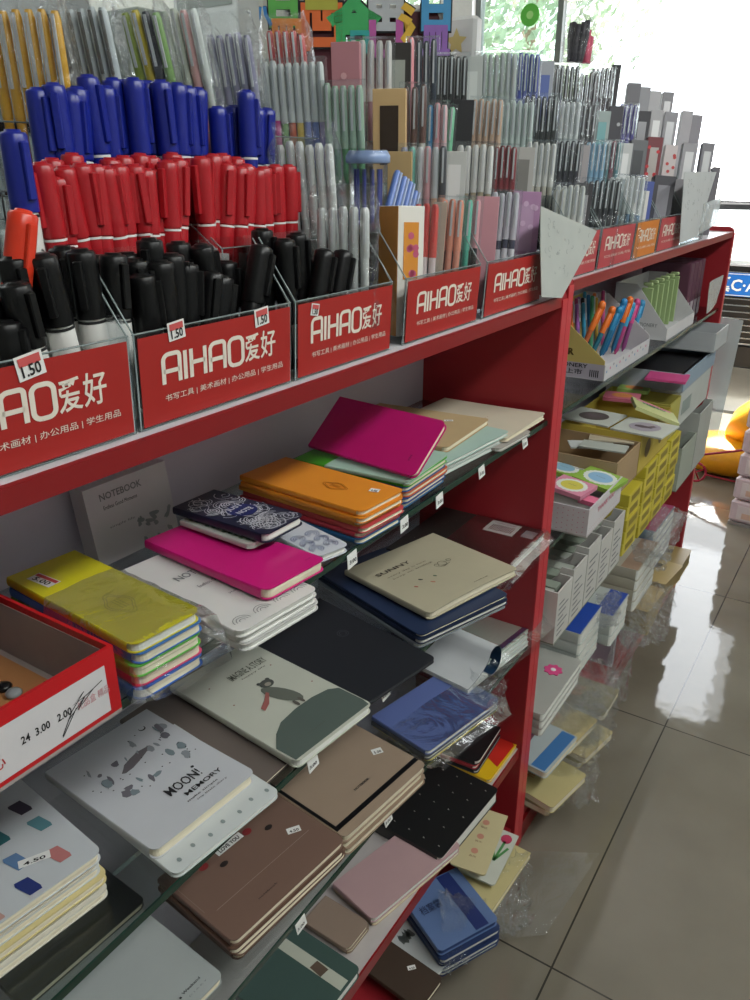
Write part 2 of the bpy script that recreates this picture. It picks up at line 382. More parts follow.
rl = [('clear pen holder with red card partly behind the large grey sheet', 1.262, yat(595, 250)),
      ('clear pen holder with red card right of the large grey sheet', yat(597, 250), yat(631, 240)),
      ('clear pen holder with orange card on the far unit', yat(632.5, 240), yat(656, 228)),
      ('clear pen holder with red card at the far end beside the draped sheet', yat(657.5, 228), yat(682, 215)),
      ('clear pen holder without a card at the far end of the top board', yat(684, 215), yat(706, 208))]
for i, (l, a, b) in enumerate(rl):
    holder(a, b, l, card=(i < 4), z0=1.190, cardmat=M('#cf7a2a') if i == 2 else M('#b5444a'))
# rear stepped tiers of clear compartments
TX = [-.481, -.536, -.590, -.645, -.700]          # row planes (centre of pens)
TZ = [1.1745, 1.236, 1.286, 1.336, 1.386]
cols = [(-.03, .235), (.24, .36), (.365, .53), (.535, .70), (.705, .87), (.875, 1.04), (1.045, 1.2), (1.25, 1.45), (1.455, 1.7), (1.705, 1.95), (1.955, 2.2), (2.205, 2.60)]
ordn = ['second', 'third', 'fourth', 'fifth']
where = ['at the left edge', 'behind the left red card', 'behind the black markers', 'behind the second red card', 'behind the third red card', 'behind the orange pen box', 'behind the lilac box', 'just beyond the joint of the units', 'behind the large grey sheet', 'in the middle of the far unit', 'behind the orange card', 'at the far end']
for k in (1, 2, 3, 4):
    for j, (a, b) in enumerate(cols):
        holder(a, b, 'empty-fronted clear tray of the %s tier, %s' % (ordn[k-1], where[j]), card=False, X=TX[k]+.022, z0=TZ[k]-.004, hf=.055, hb=.075, depth=.048, tilt=.03, name='tier_tray', group='clear trays of the stepped pen display')
# clear risers carrying the tiers
for k in (1, 2, 3, 4):
    t = thing('tier_riser', 'long clear acrylic step under the %s tier of pens' % ordn[k-1], 'display riser', (TX[k], -.03, 1.171))
    mb = MB(); mb.box(TX[k]-.030, TX[k]+.024, -.03, 2.60, TZ[k]-.0065, TZ[k]-.0042, ACR)
    for y in (-.03, .6, 1.2, 1.8, 2.597): mb.box(TX[k]-.029, TX[k]+.022, y, y+.003, 1.171 if y < 1.2 else 1.190, TZ[k]-.0066, ACR)
    mb.build('step', t, world=True)
# ================================================================ MARKERS AND PENS
def marker(name, label, cap, body, band=None, L=.138, r=.0082, capL=.058, group=None, clip=True):
    t = thing(name, label, 'marker', (0, 0, 0), 0, group)
    b = MB(); b.lathe([(r*.80, 0), (r*.95, .002), (r*.95, L-capL-.004), (r*.85, L-capL+.002)], 14, body)
    if band: b.lathe([(r*.985, L-capL-.0035), (r*.985, L-capL-.0015)], 14, band)
    b.add([(r*.97*math.cos(a), r*.97*math.sin(a), z) for z in (.012, .05) for a in [R(q) for q in (-50, -30, -10, 10)]], [(0, 1, 5, 4), (1, 2, 6, 5), (2, 3, 7, 6)], band or WHITE)
    b.build('barrel', t)
    c = MB(); c.lathe([(r*1.03, L-capL), (r*1.04, L-capL+.006), (r*1.0, L-.010), (r*.98, L-.0015), (r*.86, L), (r*.60, L), (r*.56, L+.0018), (r*.15, L+.0018)], 14, cap)
    co = c.build('cap', t)
    if clip:
        k = MB(); k.box(r*.8, r*1.35, -.003, .003, L-capL+.008, L-.006, cap, .0008); k.build('clip', co)
    return t
def lean(px, py, X, L, ty, tx, rot=0):
    """matrix putting a pen of length L with its top at the pixel on plane X, leaning (dx,dy per metre)"""
    top = onx(px, py, X); d = Vector((tx, ty, 1)).normalized(); foot = top-d*L
    q = Vector((0, 0, 1)).rotation_difference(d).to_matrix().to_4x4()
    return Matrix.Translation(foot) @ q @ Matrix.Rotation(rot, 4, 'Z')
ORDM = ['first', 'second', 'third', 'fourth', 'fifth', 'sixth', 'seventh', 'eighth', 'ninth', 'tenth', 'eleventh', 'twelfth', 'thirteenth', 'fourteenth', 'fifteenth', 'sixteenth', 'seventeenth', 'eighteenth', 'nineteenth', 'twentieth', 'twenty-first', 'twenty-second', 'twenty-third']
def fit(px, py, X, dx, L, ty, tx, base, rot):
    """stand a marker on the tray floor: its top lies on the pixel ray, its foot on the base"""
    top = onz(px, py, base+L*.985)
    x = min(max(top.x, X-.020), X+.021)
    if abs(x-top.x) > 1e-6: x = min(max(X+dx, X-.020), X+.021) if abs(top.x-X) > .06 else x
    top = onx(px, py, x); s = (top.z-base)/L
    if x+(-tx)*L > X+.024: tx = 0
    m = lean(px, py, x, top.z-base, ty, min(tx, .0) if x < X else max(tx, .0)*.3, rot)
    return m @ Matrix.Diagonal((1, 1, max(.72, min(1.18, s)), 1)) if .72 < s < 1.18 else lean(px, py, x, L*max(.72, min(1.18, s)), ty, 0, rot) @ Matrix.Diagonal((1, 1, max(.72, min(1.18, s)), 1))
rnd = random.Random(3)
BLUE = mat('blue_cap_plastic', '#15248c', .32, noise=.05); REDC = mat('red_cap_plastic', '#b01c26', .32, noise=.05); WB = mat('white_barrel', '#e4e4e0', .35)
DK = mat('black_cap_plastic', '#0b0b0d', .35, noise=.05, spec=.35)
def field(proto, pts, X, L, group, base=None, split=None, noun='%s %s'):
    placed = []
    for i, p in enumerate(pts):
        px, py = p[0], p[1]; ty = p[2] if len(p) > 2 else rnd.uniform(-.06, .08); tx = p[3] if len(p) > 3 else rnd.uniform(-.05, .03)
        xx = X+(p[4] if len(p) > 4 else rnd.uniform(-.006, .006)); lb = p[5] if len(p) > 5 else None
        m = fit(px, py, X, xx-X, L, ty, tx, base, rnd.uniform(-1.5, 1.0))
        if i == 0: proto.matrix_basis = m; o = proto
        else: o = dup(proto, m)
        if lb: o['label'] = lb
        placed.append((px, o, i))
    row = {}
    for px, o, i in sorted(placed, key=lambda q: q[0]):
        k = 'back' if split is not None and i >= split else 'front'; row[k] = row.get(k, 0)+1
        o['label'] = noun % (ORDM[row[k]-1], k)
pr = marker('red_marker', 'red-capped red marker standing upright in the tray behind the black markers', REDC, REDC, WHITE, group='red markers', r=.0088)
reds = [(40, 166), (57, 180), (63, 170), (80, 167), (95, 168), (104, 170), (117, 168), (133, 168), (155, 173, .10), (145, 172), (167, 164), (178, 162, .12), (200, 160), (213, 158, .12), (227, 167, .15), (240, 170, .12), (247, 168, .15), (258, 172, .1), (263, 170, .02), (275, 168, .0), (288, 168, .0)]
reds = [(a[0], a[1]-2, a[2] if len(a) > 2 else rnd.uniform(-.10, .06), rnd.uniform(-.03, .03), rnd.uniform(-.004, .006)) for a in reds]
reds += [(x, 157+rnd.uniform(-3, 3), rnd.uniform(-.05, .08), 0, -.020) for x in (52, 72, 110, 123, 140, 150, 172, 190, 207, 222, 236)]
field(pr, reds, TX[1], .138, 'red markers', TZ[1], 21, 'red-capped marker, %s from the left in the %s row of red ones')
pb = marker('blue_marker', 'blue-capped blue marker standing upright behind the red markers', BLUE, BLUE, WHITE, group='blue markers', r=.0092)
blues = [(37, 90), (53, 85), (70, 94, .06), (77, 89, .08), (87, 77), (94, 84), (105, 88), (112, 80), (122, 82), (133, 80), (147, 83), (160, 82), (177, 85), (198, 90, .12), (187, 88), (217, 108), (233, 107), (246, 92, .02), (257, 110, .12), (267, 110, .12)]
blues = [(a[0], a[1], a[2] if len(a) > 2 else rnd.uniform(-.05, .05), rnd.uniform(-.03, .02)) for a in blues]
field(pb, blues, TX[2], .138, 'blue markers', TZ[2], None, 'blue-capped marker, %s from the left in the %s of the blue caps')
pk = marker('black_marker', 'all-black marker standing in the holder with the red card and two stickers', DK, DK, None, group='black markers', r=.0102)
E_ = lambda px, py, ty, tx=0, dx=0, lab=None: (px, py, ty, tx, dx)+((lab,) if lab else ())
blacks = [E_(136, 260, 0), E_(141, 275, -.05, 0, .012), E_(149, 240, -.03), E_(160, 262, 0, 0, .012), E_(171, 255, 0, 0, .008), E_(186, 264, .1, 0, .01), E_(201, 246, -.12, 0, -.005), E_(213, 273, .25, 0, .012), E_(222, 277, .25, 0, .014), E_(178, 243, 0, 0, -.018), E_(192, 252, .04, 0, -.016), E_(226, 262, .05, 0, -.015)]
field(pk, blacks, TX[0], .138, 'black markers', TZ[0], None, 'all-black marker, %s from the left in the two-sticker holder at the %s')
extra = [E_(262, 247, .35, 0, .01, 'black marker leaning far to the right in front of the card with two stickers'),
  E_(262, 230, .02, 0, -.015, 'black marker standing highest beside the leaning one'),
  E_(284, 240, -.02, 0, .004, 'black marker standing at the left end behind the third red card'),
  E_(296, 234, -.05, 0, -.012, 'black marker half hidden behind the one at the left end of the third card'),
  E_(325, 251, .33, 0, .008, 'left of two black markers leaning right before the small clear bag'),
  E_(344, 252, .36, 0, .008, 'right of two black markers leaning right before the small clear bag'),
  E_(312, 262, .1, 0, -.012, 'short-looking black marker sunk behind the two leaning ones')]
for e in extra:
    o = dup(pk, fit(e[0], e[1], TX[0], e[4], .138, e[2], e[3], TZ[0], .3), label=e[5])
    if 'group' in o.keys(): del o['group']
pw = marker('whiteboard_marker', 'white-bodied marker with a black cap in the holder at the left edge', DK, WB, INK, group='white whiteboard markers', r=.0100, capL=.05)
whites = [E_(4, 322, .02, 0, .018), E_(14, 284, -.10, 0, .016), E_(12, 258, -.05, 0, 0), E_(41, 256, -.12, 0, .010), E_(62, 248, -.06, 0, -.012), E_(80, 251, -.04, 0, .006), E_(98, 257, 0, 0, -.014), E_(113, 255, .06, 0, .008), E_(127, 254, 0, 0, -.012), E_(30, 268, -.1, 0, -.012), E_(-12, 300, 0, 0, .0)]
field(pw, whites, TX[0], .138, 'white whiteboard markers', TZ[0], None, 'white-bodied black-capped marker, %s from the left in the leftmost %s holder')
o = marker('whiteboard_marker', 'white-bodied marker with a blue cap at the left edge', BLUE, WB, INK, r=.0095, capL=.052); o.matrix_basis = lean(4, 80, TX[1], .17, 0, 0)
o = marker('whiteboard_marker', 'white-bodied marker with an orange-red cap leaning right at the left edge', mat('orange_red_cap', '#dd3a20', .3), WB, INK, r=.0095, capL=.052); o.matrix_basis = fit(25, 192, TX[0], 0, .15, .30, 0, TZ[0], 0)

ORD = ['first', 'second', 'third', 'fourth', 'fifth', 'sixth', 'seventh', 'eighth', 'ninth', 'tenth', 'eleventh', 'twelfth', 'thirteenth', 'fourteenth', 'fifteenth', 'sixteenth', 'seventeenth', 'eighteenth', 'nineteenth', 'twentieth', 'twenty-first', 'twenty-second']
# ---- slim pens in packs
PROT = {}
def slim_pen(cap, body, mid=None, L=.148, r=.0042, clip='#c8ccd0'):
    k = (cap, body, mid, r, clip)
    t = thing('slim_pen', '', 'pen')
    b = MB(); b.lathe([(.0008, 0), (r*.6, .010), (r, .016), (r, L*.60)], 8, M(body, .3))
    if mid: b.lathe([(r*1.04, L*.25), (r*1.04, L*.5)], 8, M(mid, .4))
    b.build('barrel', t)
    c = MB(); c.lathe([(r*1.12, L*.58), (r*1.15, L*.62), (r*1.08, L*.97), (r*.7, L)], 8, M(cap, .3)); co = c.build('cap', t)
    q = MB(); q.box(r*1.0, r*1.55, -.0012, .0012, L*.70, L*.985, M(clip, .3)); q.build('clip', co)
    return t
FACE = R(-62)      # packs turned to face the aisle end where the customer stands
def pack(row, px, py, n, cap, body, what, mid=None, pitch=.0098, clip='#c8ccd0', yaw=None, ty=.10, sleeve=True, bag=False, dz=0, H=None, colors=None, cardcol=None):
    X = TX[row]; top = onx(px, py, X); L = .148; yw = FACE+R(90) if yaw is None else yaw
    zt = top.z; L0 = max(.09, min(.2, zt-TZ[row])) if H is None else H
    sc_ = L0/L; ax = Vector((math.cos(yw), math.sin(yw), 0))   # direction along which the pens stand side by side
    base_m = lean(px, py, X, L0, ty, -.02)
    first = None
    for i in range(n):
        off = ax*((i-(n-1)/2)*pitch)
        cp, bd = (colors[i % len(colors)] if colors else (cap, body))
        k = (cp, bd, mid, clip)
        if k not in PROT: PROT[k] = slim_pen(cp, bd, mid, clip=clip); o = PROT[k]
        else: o = dup(PROT[k], Matrix())
        m = Matrix.Translation(off+Vector((0, 0, rnd.uniform(-.002, .002)))) @ base_m @ Matrix.Rotation(yw-R(90), 4, 'Z') @ Matrix.Diagonal((1, 1, sc_, 1))
        o.matrix_basis = m; o['label'] = ('slim pen %s of the ' % ORD[i] if n > 1 else '')+what; o['group'] = what; o['category'] = 'pen'
    W = n*pitch/2+.003
    if sleeve or bag:
        t = thing('clear_sleeve' if not bag else 'clear_bag', ('sleeve: ' if not bag else 'clear bag: ')+what, 'plastic sleeve' if not bag else 'plastic bag')
        t.matrix_basis = base_m @ Matrix.Rotation(yw, 4, 'Z')
        mb = MB(); d = .0085
        if not bag:
            mb.box(-W, W, -d, d, -.001, L0*1.0+.004, SLEEVE)
            if cardcol: mb.box(-W, W, d+.0005, d+.003, 0, L0*1.02, M(cardcol))
            mb.build('sleeve', t)
        else:
            nu, nv = 12, 14; r2 = random.Random(int(px*7+py)); vs = []; fs = []
            for j in range(nv+1):
                v = j/nv; z = -.002+v*(L0+.022); pin = 1 if v < .9 else .75+.2*r2.random()
                for i in range(nu):
                    a = 2*math.pi*i/nu; ca, sa = math.cos(a), math.sin(a)
                    x = (W+.006)*pin*math.copysign(abs(ca)**.5, ca); y = (d+.006)*pin*math.copysign(abs(sa)**.6, sa)*(1 if v < .88 else .5)
                    vs.append((x+r2.uniform(-.002, .002), y+r2.uniform(-.002, .002), z+r2.uniform(-.002, .002)))
            for j in range(nv):
                for i in range(nu): fs.append((j*nu+i, j*nu+(i+1) % nu, (j+1)*nu+(i+1) % nu, (j+1)*nu+i))
            mb.add(vs, fs, FILM, True); mb.build('bag', t)
    return base_m
def pbox(row, px, py, wd, face, what, side=None, window=None, dep=.022, ty=.10, H=None, yaw=None, deco=None):
    """a printed pen box standing in the tray"""
    X = TX[row]; top = onx(px, py, X); L0 = max(.09, min(.2, top.z-TZ[row])) if H is None else H
    yw = FACE+R(90) if yaw is None else yaw
    t = thing('pen_box', what, 'pen box'); t.matrix_basis = lean(px, py, X, L0, ty, -.02) @ Matrix.Rotation(yw, 4, 'Z')
    f = M(face); s = M(side or face)
    mb = MB(); mb.box(-wd/2, wd/2, -dep/2, dep/2, 0, L0, f, .0006)
    if side: mb.box(-wd/2-.0004, -wd/2, -dep/2, dep/2, .0005, L0-.0005, s)
    mb.build('carton', t)
    if window:
        q = MB(); q.box(-wd*.28, wd*.28, -dep/2-.0006, -dep/2-.0001, L0*.45, L0*.88, M(window, .2)); q.build('window', t)
    if deco:
        q = MB(); fn = lambda u, v: (u, -dep/2-.0008, v); r2 = random.Random(int(px))
        for _ in range(9): poly(q, blob(r2.uniform(-wd*.35, wd*.35), r2.uniform(.03, L0*.9), .004, .004, 8), fn, M(deco))
        q.build('printed_pattern', t)
    return t
# left part
def bagpack(*a, **k): return pack(*a, bag=True, sleeve=False, **k)
bagpack(3, 22, 12, 6, '#d9a520', '#e0a512', 'tall yellow pens in the left corner', ty=.0, pitch=.011, H=.19)
bagpack(3, 75, 8, 6, '#b8c2c6', '#dfe6e8', 'pale grey pens left of the yellow and black ones', ty=-.12, pitch=.0095, H=.17, clip='#666666')
pbox(4, 113, 27, .04, '#a9b2ab', 'plain grey-green box behind the pale grey pens', H=.13)
bagpack(3, 140, 12, 4, '#9a9a40', '#d8c020', 'yellow, black and green pens above the blue caps', ty=-.2, H=.15, colors=[('#8fa33a', '#c9b51c'), ('#c9b51c', '#e0c81a'), ('#2a2d38', '#20222c'), ('#78a05a', '#6c9a50')])
bagpack(3, 178, 10, 4, '#cfd8cf', '#9cc08a', 'pale green and pink pens beside the yellow and black ones', ty=-.18, H=.16, colors=[('#bfcabb', '#a0c090'), ('#c6cfc2', '#a8c49c'), ('#d8a8a8', '#d88c8c'), ('#c8cfcc', '#cfd4d0')])
bagpack(3, 228, 34, 5, '#8f8fa8', '#4a4ba0', 'violet-blue pens above the right blue caps', ty=-.14, H=.16, pitch=.0098)
bagpack(4, 285, 32, 5, '#c04848', '#e6e6e6', 'small red-tipped white pens at the back', ty=-.1, H=.12)
pack(3, 292, 62, 8, '#d0d4d0', '#c8ccc8', 'rainbow pens in a wide clear case', ty=-.04, pitch=.0092, H=.15, colors=[('#d3d8d6', '#c9cccc'), ('#d3d8d6', '#d8489c'), ('#d3d8d6', '#8cc070'), ('#d3d8d6', '#e8703c'), ('#d3d8d6', '#e8c84a'), ('#d3d8d6', '#8a9ad8'), ('#d3d8d6', '#5a7ac8'), ('#d3d8d6', '#9a8acc')])
pack(2, 343, 84, 5, '#9db8a4', '#5f9a6c', 'green pens right of the rainbow case', ty=-.02, H=.16, pitch=.0095)
bagpack(1, 304, 143, 6, '#d6dad8', '#e2e4e2', 'white gel pens right of the red caps', ty=-.06, H=.15, pitch=.010, mid='#c2c8c6')
bagpack(0, 343, 207, 5, '#c6cbca', '#d6dad9', 'short clear refills in a small bag', ty=.04, H=.115, pitch=.011, cardcol=None)
# clear cup
def cup():
    c = onx(368, 150, TX[1]); t = thing('clear_cup', 'round clear cup of thin blue-violet refills behind the small clear bag', 'cup', (c.x, c.y, TZ[1]))
    h = c.z-TZ[1]; mb = MB(); mb.lathe([(.018, 0), (.021, .004), (.023, h-.012), (.0245, h-.010), (.0245, h-.004), (.022, h)], 20, SLEEVE); mb.build('cup_body', t)
    l = MB(); l.lathe([(.0235, h-.014), (.0255, h-.013), (.0255, h-.006), (.022, h-.001)], 20, M('#8fa5cf', .3)); l.build('lid', t)
    k = MB()
    for i in range(10):
        a = i*.63; k.tube([(.014*math.cos(a), .014*math.sin(a), .004), (.015*math.cos(a), .015*math.sin(a), h-.02)], .0018, 5, M('#5157a6', .3))
    o = k.build('refills', t); o['label'] = 'thin violet-blue refills'
cup()
bp_ = slim_pen('#6a86c8', '#3b53a8', None, clip='#b8c8e8'); bp_['label'] = 'blue clear pen leaning right behind the orange box, nearest to the cup'
bp_.matrix_basis = lean(398, 171, TX[1]+.02, .148, .5, 0)
for i, (a, b) in enumerate(((405, 177), (411, 182), (416, 191))):
    dup(bp_, lean(a, b, TX[1]+.02, .148, .5-.03*i, 0), label='blue clear pen leaning right behind the orange box, %s from the cup' % ('second', 'third', 'fourth')[i])
# front row over the near unit
pbox(0, 402, 206, .034, '#ece8e0', 'orange-sided white pen box with a coloured print at the front', side='#c8801f', window='#e0943c', dep=.042, ty=.05, deco='#c85a7a', yaw=R(62))
pack(0, 427, 203, 3, '#d85048', '#e8d8d8', 'red-clipped pens beside the orange box', ty=.10, clip='#d03030')
pbox(0, 441, 203, .016, '#a89a8c', 'narrow taupe pen box right of the red-clipped pens', ty=.14)
pack(0, 453, 200, 3, '#e89a80', '#e59c86', 'coral pens between the taupe box and the mint ones', ty=.14)
pack(0, 466, 199, 2, '#6fc4ae', '#5bb8a0', 'mint pens right of the coral ones', ty=.14)
pack(0, 474, 200, 2, '#e0a0a8', '#2c2c34', 'black and pink pens ending the fourth red card', ty=.12)
pbox(0, 488, 197, .03, '#c9929c', 'dusty pink pen box above the fifth red card', ty=.10)
pack(0, 506, 193, 4, '#d0ccd6', '#4a4a60', 'lettered dark and white pens above the fifth red card', ty=.12, mid='#e4e2e8')
pbox(0, 527, 192, .04, '#b58ab0', 'lilac pen box at the right end of the fifth red card', ty=.08, deco='#d8b8d4', window='#c9a6c6')
# second row
pbox(1, 400, 152, .03, '#b79a6a', 'short kraft box left of the pastel pens', ty=.04)
pack(1, 424, 147, 6, '#a8b8d0', '#c8d0d8', 'pastel pens in many colours above the coral ones', ty=.05, colors=[('#a8a8c8', '#9a9ab8'), ('#7fc8b8', '#58b8a4'), ('#d8d8dc', '#c0c8d8'), ('#e0a8b0', '#e09aa0'), ('#c8ccd0', '#e8b090'), ('#404048', '#e89878')])
pbox(1, 455, 152, .032, '#c4c6c4', 'pale grey box left of the white-capped gold pens', window='#e8e8e8', ty=.08)
pack(1, 476, 145, 5, '#e4e2de', '#b8aa8c', 'white-capped pens with gold barrels', ty=.08, pitch=.0105, clip='#e0e0e0')
pack(1, 503, 147, 5, '#8c3038', '#20222c', 'black pens with dark red tops', ty=.08, pitch=.0085)
pbox(1, 524, 148, .034, '#b4b2ae', 'light grey windowed box left of the ivory pens', window='#8a8884', ty=.10)
pack(1, 542, 143, 5, '#dcdcd8', '#cfcabc', 'ivory pens in a tall sleeve, middle of the second tier', ty=.10)
pack(1, 568, 142, 5, '#2c2c38', '#24263a', 'dark blue pens above the frame-fronted box', ty=.13, mid='#b0b4c0')
pbox(1, 583, 146, .024, '#a8a2a4', 'rosy grey box right of the dark blue pens', ty=.13)
pack(1, 597, 143, 4, '#88b4d0', '#9cc0d4', 'light blue pens, second tier', ty=.15)
pack(1, 612, 142, 4, '#a08490', '#b0a0a8', 'mauve and teal pens right of the light blue ones', ty=.15, colors=[('#8a4a5c', '#7a3c50'), ('#5c8c94', '#6c9aa0')])
pbox(1, 625, 144, .03, '#c6c8c8', 'silvery box, second tier, above the striped pens', window='#f0f0f0', ty=.15)
pbox(1, 639, 141, .036, '#6a6c70', 'charcoal box with a pale band, second tier', window='#4a4c50', ty=.17)
pbox(1, 655, 138, .034, '#7a3038', 'dark red box with a bright red top, second tier', window='#b8b0ac', ty=.17, deco='#d03038')
pbox(1, 671, 146, .03, '#cfc4c4', 'pinkish white box with a red and blue corner', ty=.2, deco='#c84848')
pbox(1, 690, 144, .038, '#9c9aa0', 'grey framed box near the far end of the second tier', window='#d8d8da', ty=.2)
pbox(1, 708, 144, .034, '#7e7c84', 'darker grey framed box at the far end of the second tier', window='#cacacc', ty=.22)
# third row
pbox(2, 390, 90, .042, '#c9a878', 'tall kraft pen box with a dark slot', window='#3a2c22', dep=.03, ty=.02)
pack(2, 415, 86, 3, '#6a4a44', '#d8d4d0', 'brown-capped white pens right of the tall kraft box', ty=.05, pitch=.0115)
pack(2, 434, 104, 4, '#d8d850', '#e0b0b8', 'yellow, blue and pink pens beside the mint highlighters', ty=.05, colors=[('#c8cc50', '#d0d458'), ('#3c88b8', '#4a94c0'), ('#dca0a8', '#e0b0b8'), ('#e0b8bc', '#e8c4c8')])
pack(2, 449, 108, 2, '#7fc8a0', '#88cca0', 'mint highlighters leaning right, third tier', ty=.16)
pack(2, 466, 112, 2, '#9aa09c', '#50a8cc', 'grey and sky blue leaning pair', ty=.25, colors=[('#8c9490', '#a8b0ac'), ('#48a0d0', '#4ca4d0')])
pbox(2, 464, 101, .03, '#26262a', 'black box behind the sky blue pen')
pack(2, 488, 100, 5, '#c8a890', '#30323e', 'dark pens with bronze tops, third tier', ty=.10)
pack(2, 517, 102, 6, '#c8d4d0', '#e0e6e4', 'white pens with teal labels, third tier', ty=.06, mid='#4c9a94')
pack(2, 542, 96, 6, '#2c3030', '#3a3e40', 'black pens with grey labels, third tier', ty=.08, mid='#9aa6a6')
pack(2, 571, 102, 4, '#d4d8d8', '#c8cecc', 'silver pens right of the black ones, third tier', ty=.10, mid='#7a9490')
pack(2, 588, 105, 4, '#5a585c', '#4a484c', 'dark striped pens in front of the wrapped bundle', ty=.12)
pbox(2, 603, 112, .03, '#a6b4b2', 'clear-fronted teal-grey box, third tier', window='#7ab0b4', ty=.14)
pbox(2, 616, 107, .03, '#44424a', 'very dark box, third tier', ty=.14, deco='#b8b8bc')
pack(2, 629, 105, 4, '#50489a', '#5c5490', 'violet pens, third tier', ty=.14)
pbox(2, 643, 112, .034, '#3c3a40', 'black box with a round pale emblem, third tier', ty=.15, window='#9c9ca0')
pbox(2, 657, 111, .03, '#b0aeb2', 'pale grey box right of the one with a round emblem', ty=.16, window='#e8e8e8')
pbox(2, 671, 113, .034, '#98969c', 'mid grey box near the far end of the third tier', ty=.18, window='#c8c8cc')
pbox(2, 687, 112, .03, '#aaa6ac', 'tall grey box, last but one of the third tier', ty=.2)
pbox(2, 697, 116, .028, '#8a868e', 'tall grey box at the far end of the third tier', ty=.22)
# fourth row
pbox(3, 346, 43, .036, '#b87f88', 'dull pink pen box behind the green pens', ty=.0, deco='#d8a8ae')
pack(3, 371, 41, 5, '#d8d4d0', '#b58a90', 'white-edged pink pens left of the black frame', ty=.04, pitch=.0115)
pbox(3, 399, 44, .034, '#34302e', 'black-framed pen box at the top, before the maroon board', window='#a8aca4', ty=.04)
pack(3, 411, 38, 1, '#dc9098', '#dc9098', 'single thick pink pen at the top', ty=.02, sleeve=False)
pack(3, 423, 40, 4, '#2a3444', '#343c4c', 'navy pens at the top', ty=.02, pitch=.0105)
pack(3, 449, 56, 6, '#18181c', '#222226', 'black pens before the white cabinet', ty=.04)
pbox(3, 472, 57, .034, '#bcc2c0', 'clear whitish case of pens before the window', window='#d8dedc', ty=.02)
pack(3, 497, 54, 7, '#b8c0bc', '#e4e8e6', 'white pens with teal tips, top tier before the window', ty=.02, mid='#549c98')
pack(3, 524, 54, 6, '#3448a8', '#8c94b0', 'bright blue-capped pens, top tier before the window', ty=.05, mid='#a8b4b8')
pbox(3, 546, 62, .03, '#a8acb4', 'grey case with a blue strip, top tier before the window', window='#6c7cb8', ty=.08)
pack(3, 568, 66, 5, '#3a3438', '#8c8e90', 'black-capped silver pens under the wrapped bundle', ty=.08)
pack(3, 587, 74, 5, '#54464c', '#705c62', 'dark plum pens under the wrapped bundle', ty=.10)
pack(3, 603, 69, 5, '#40383c', '#4c4448', 'blackish pens right of the plum ones', ty=.12)
pbox(3, 616, 66, .02, '#2c282c', 'narrow black box with a pointed top, top tier', ty=.16)
pbox(3, 634, 84, .032, '#76747a', 'dark grey box, top tier against the bright window', ty=.14)
pbox(3, 645, 88, .026, '#9a9aa0', 'light grey box, top tier against the bright window', ty=.14)
pbox(3, 655, 92, .03, '#b8b6ba', 'whitish box, top tier against the bright window', ty=.15)
pbox(3, 668, 93, .03, '#8c8a90', 'grey box at the far end of the top tier', ty=.16, window='#c0bec2')
# first row, far unit
pack(0, 560, 190, 2, '#b8b8b0', '#b6c08a', 'pale green pens just behind the large grey sheet', ty=.12)
pack(0, 571, 186, 5, '#d8d8d4', '#9a5c5c', 'green and red pens with white tops, front row', ty=.14, colors=[('#d8dad4', '#8ca878'), ('#dcdcd8', '#b06c6c')])
pbox(0, 584, 184, .028, '#3c3a3e', 'black-framed box, front row of the far unit', window='#c0bec0', ty=.16)
pack(0, 603, 181, 7, '#2e3038', '#34363e', 'dark pens dotted white, front row of the far unit', ty=.16, mid='#c0c4cc')
pbox(0, 614, 184, .02, '#9aa4a0', 'slim grey-green box, front row of the far unit', ty=.16)
pack(0, 628, 177, 7, '#d0d6dc', '#7c9cc0', 'white and blue striped pens, front row of the far unit', ty=.18, colors=[('#d8dcdc', '#7c9ab8'), ('#dcdcda', '#c8ccce')])
pbox(0, 645, 182, .034, '#4858a0', 'blue and white box, front row of the far unit', window='#e0dedc', ty=.18)
pbox(0, 664, 177, .046, '#3e3c44', 'black box with a pale label, front row of the far unit', window='#8c8a92', dep=.03, ty=.2)
pbox(0, 680, 180, .03, '#7a787c', 'dark grey slab left of the draped sheet', ty=.2)
pbox(0, 716, 168, .02, '#5a565e', 'narrow dark box at the far end of the front row', ty=.25)
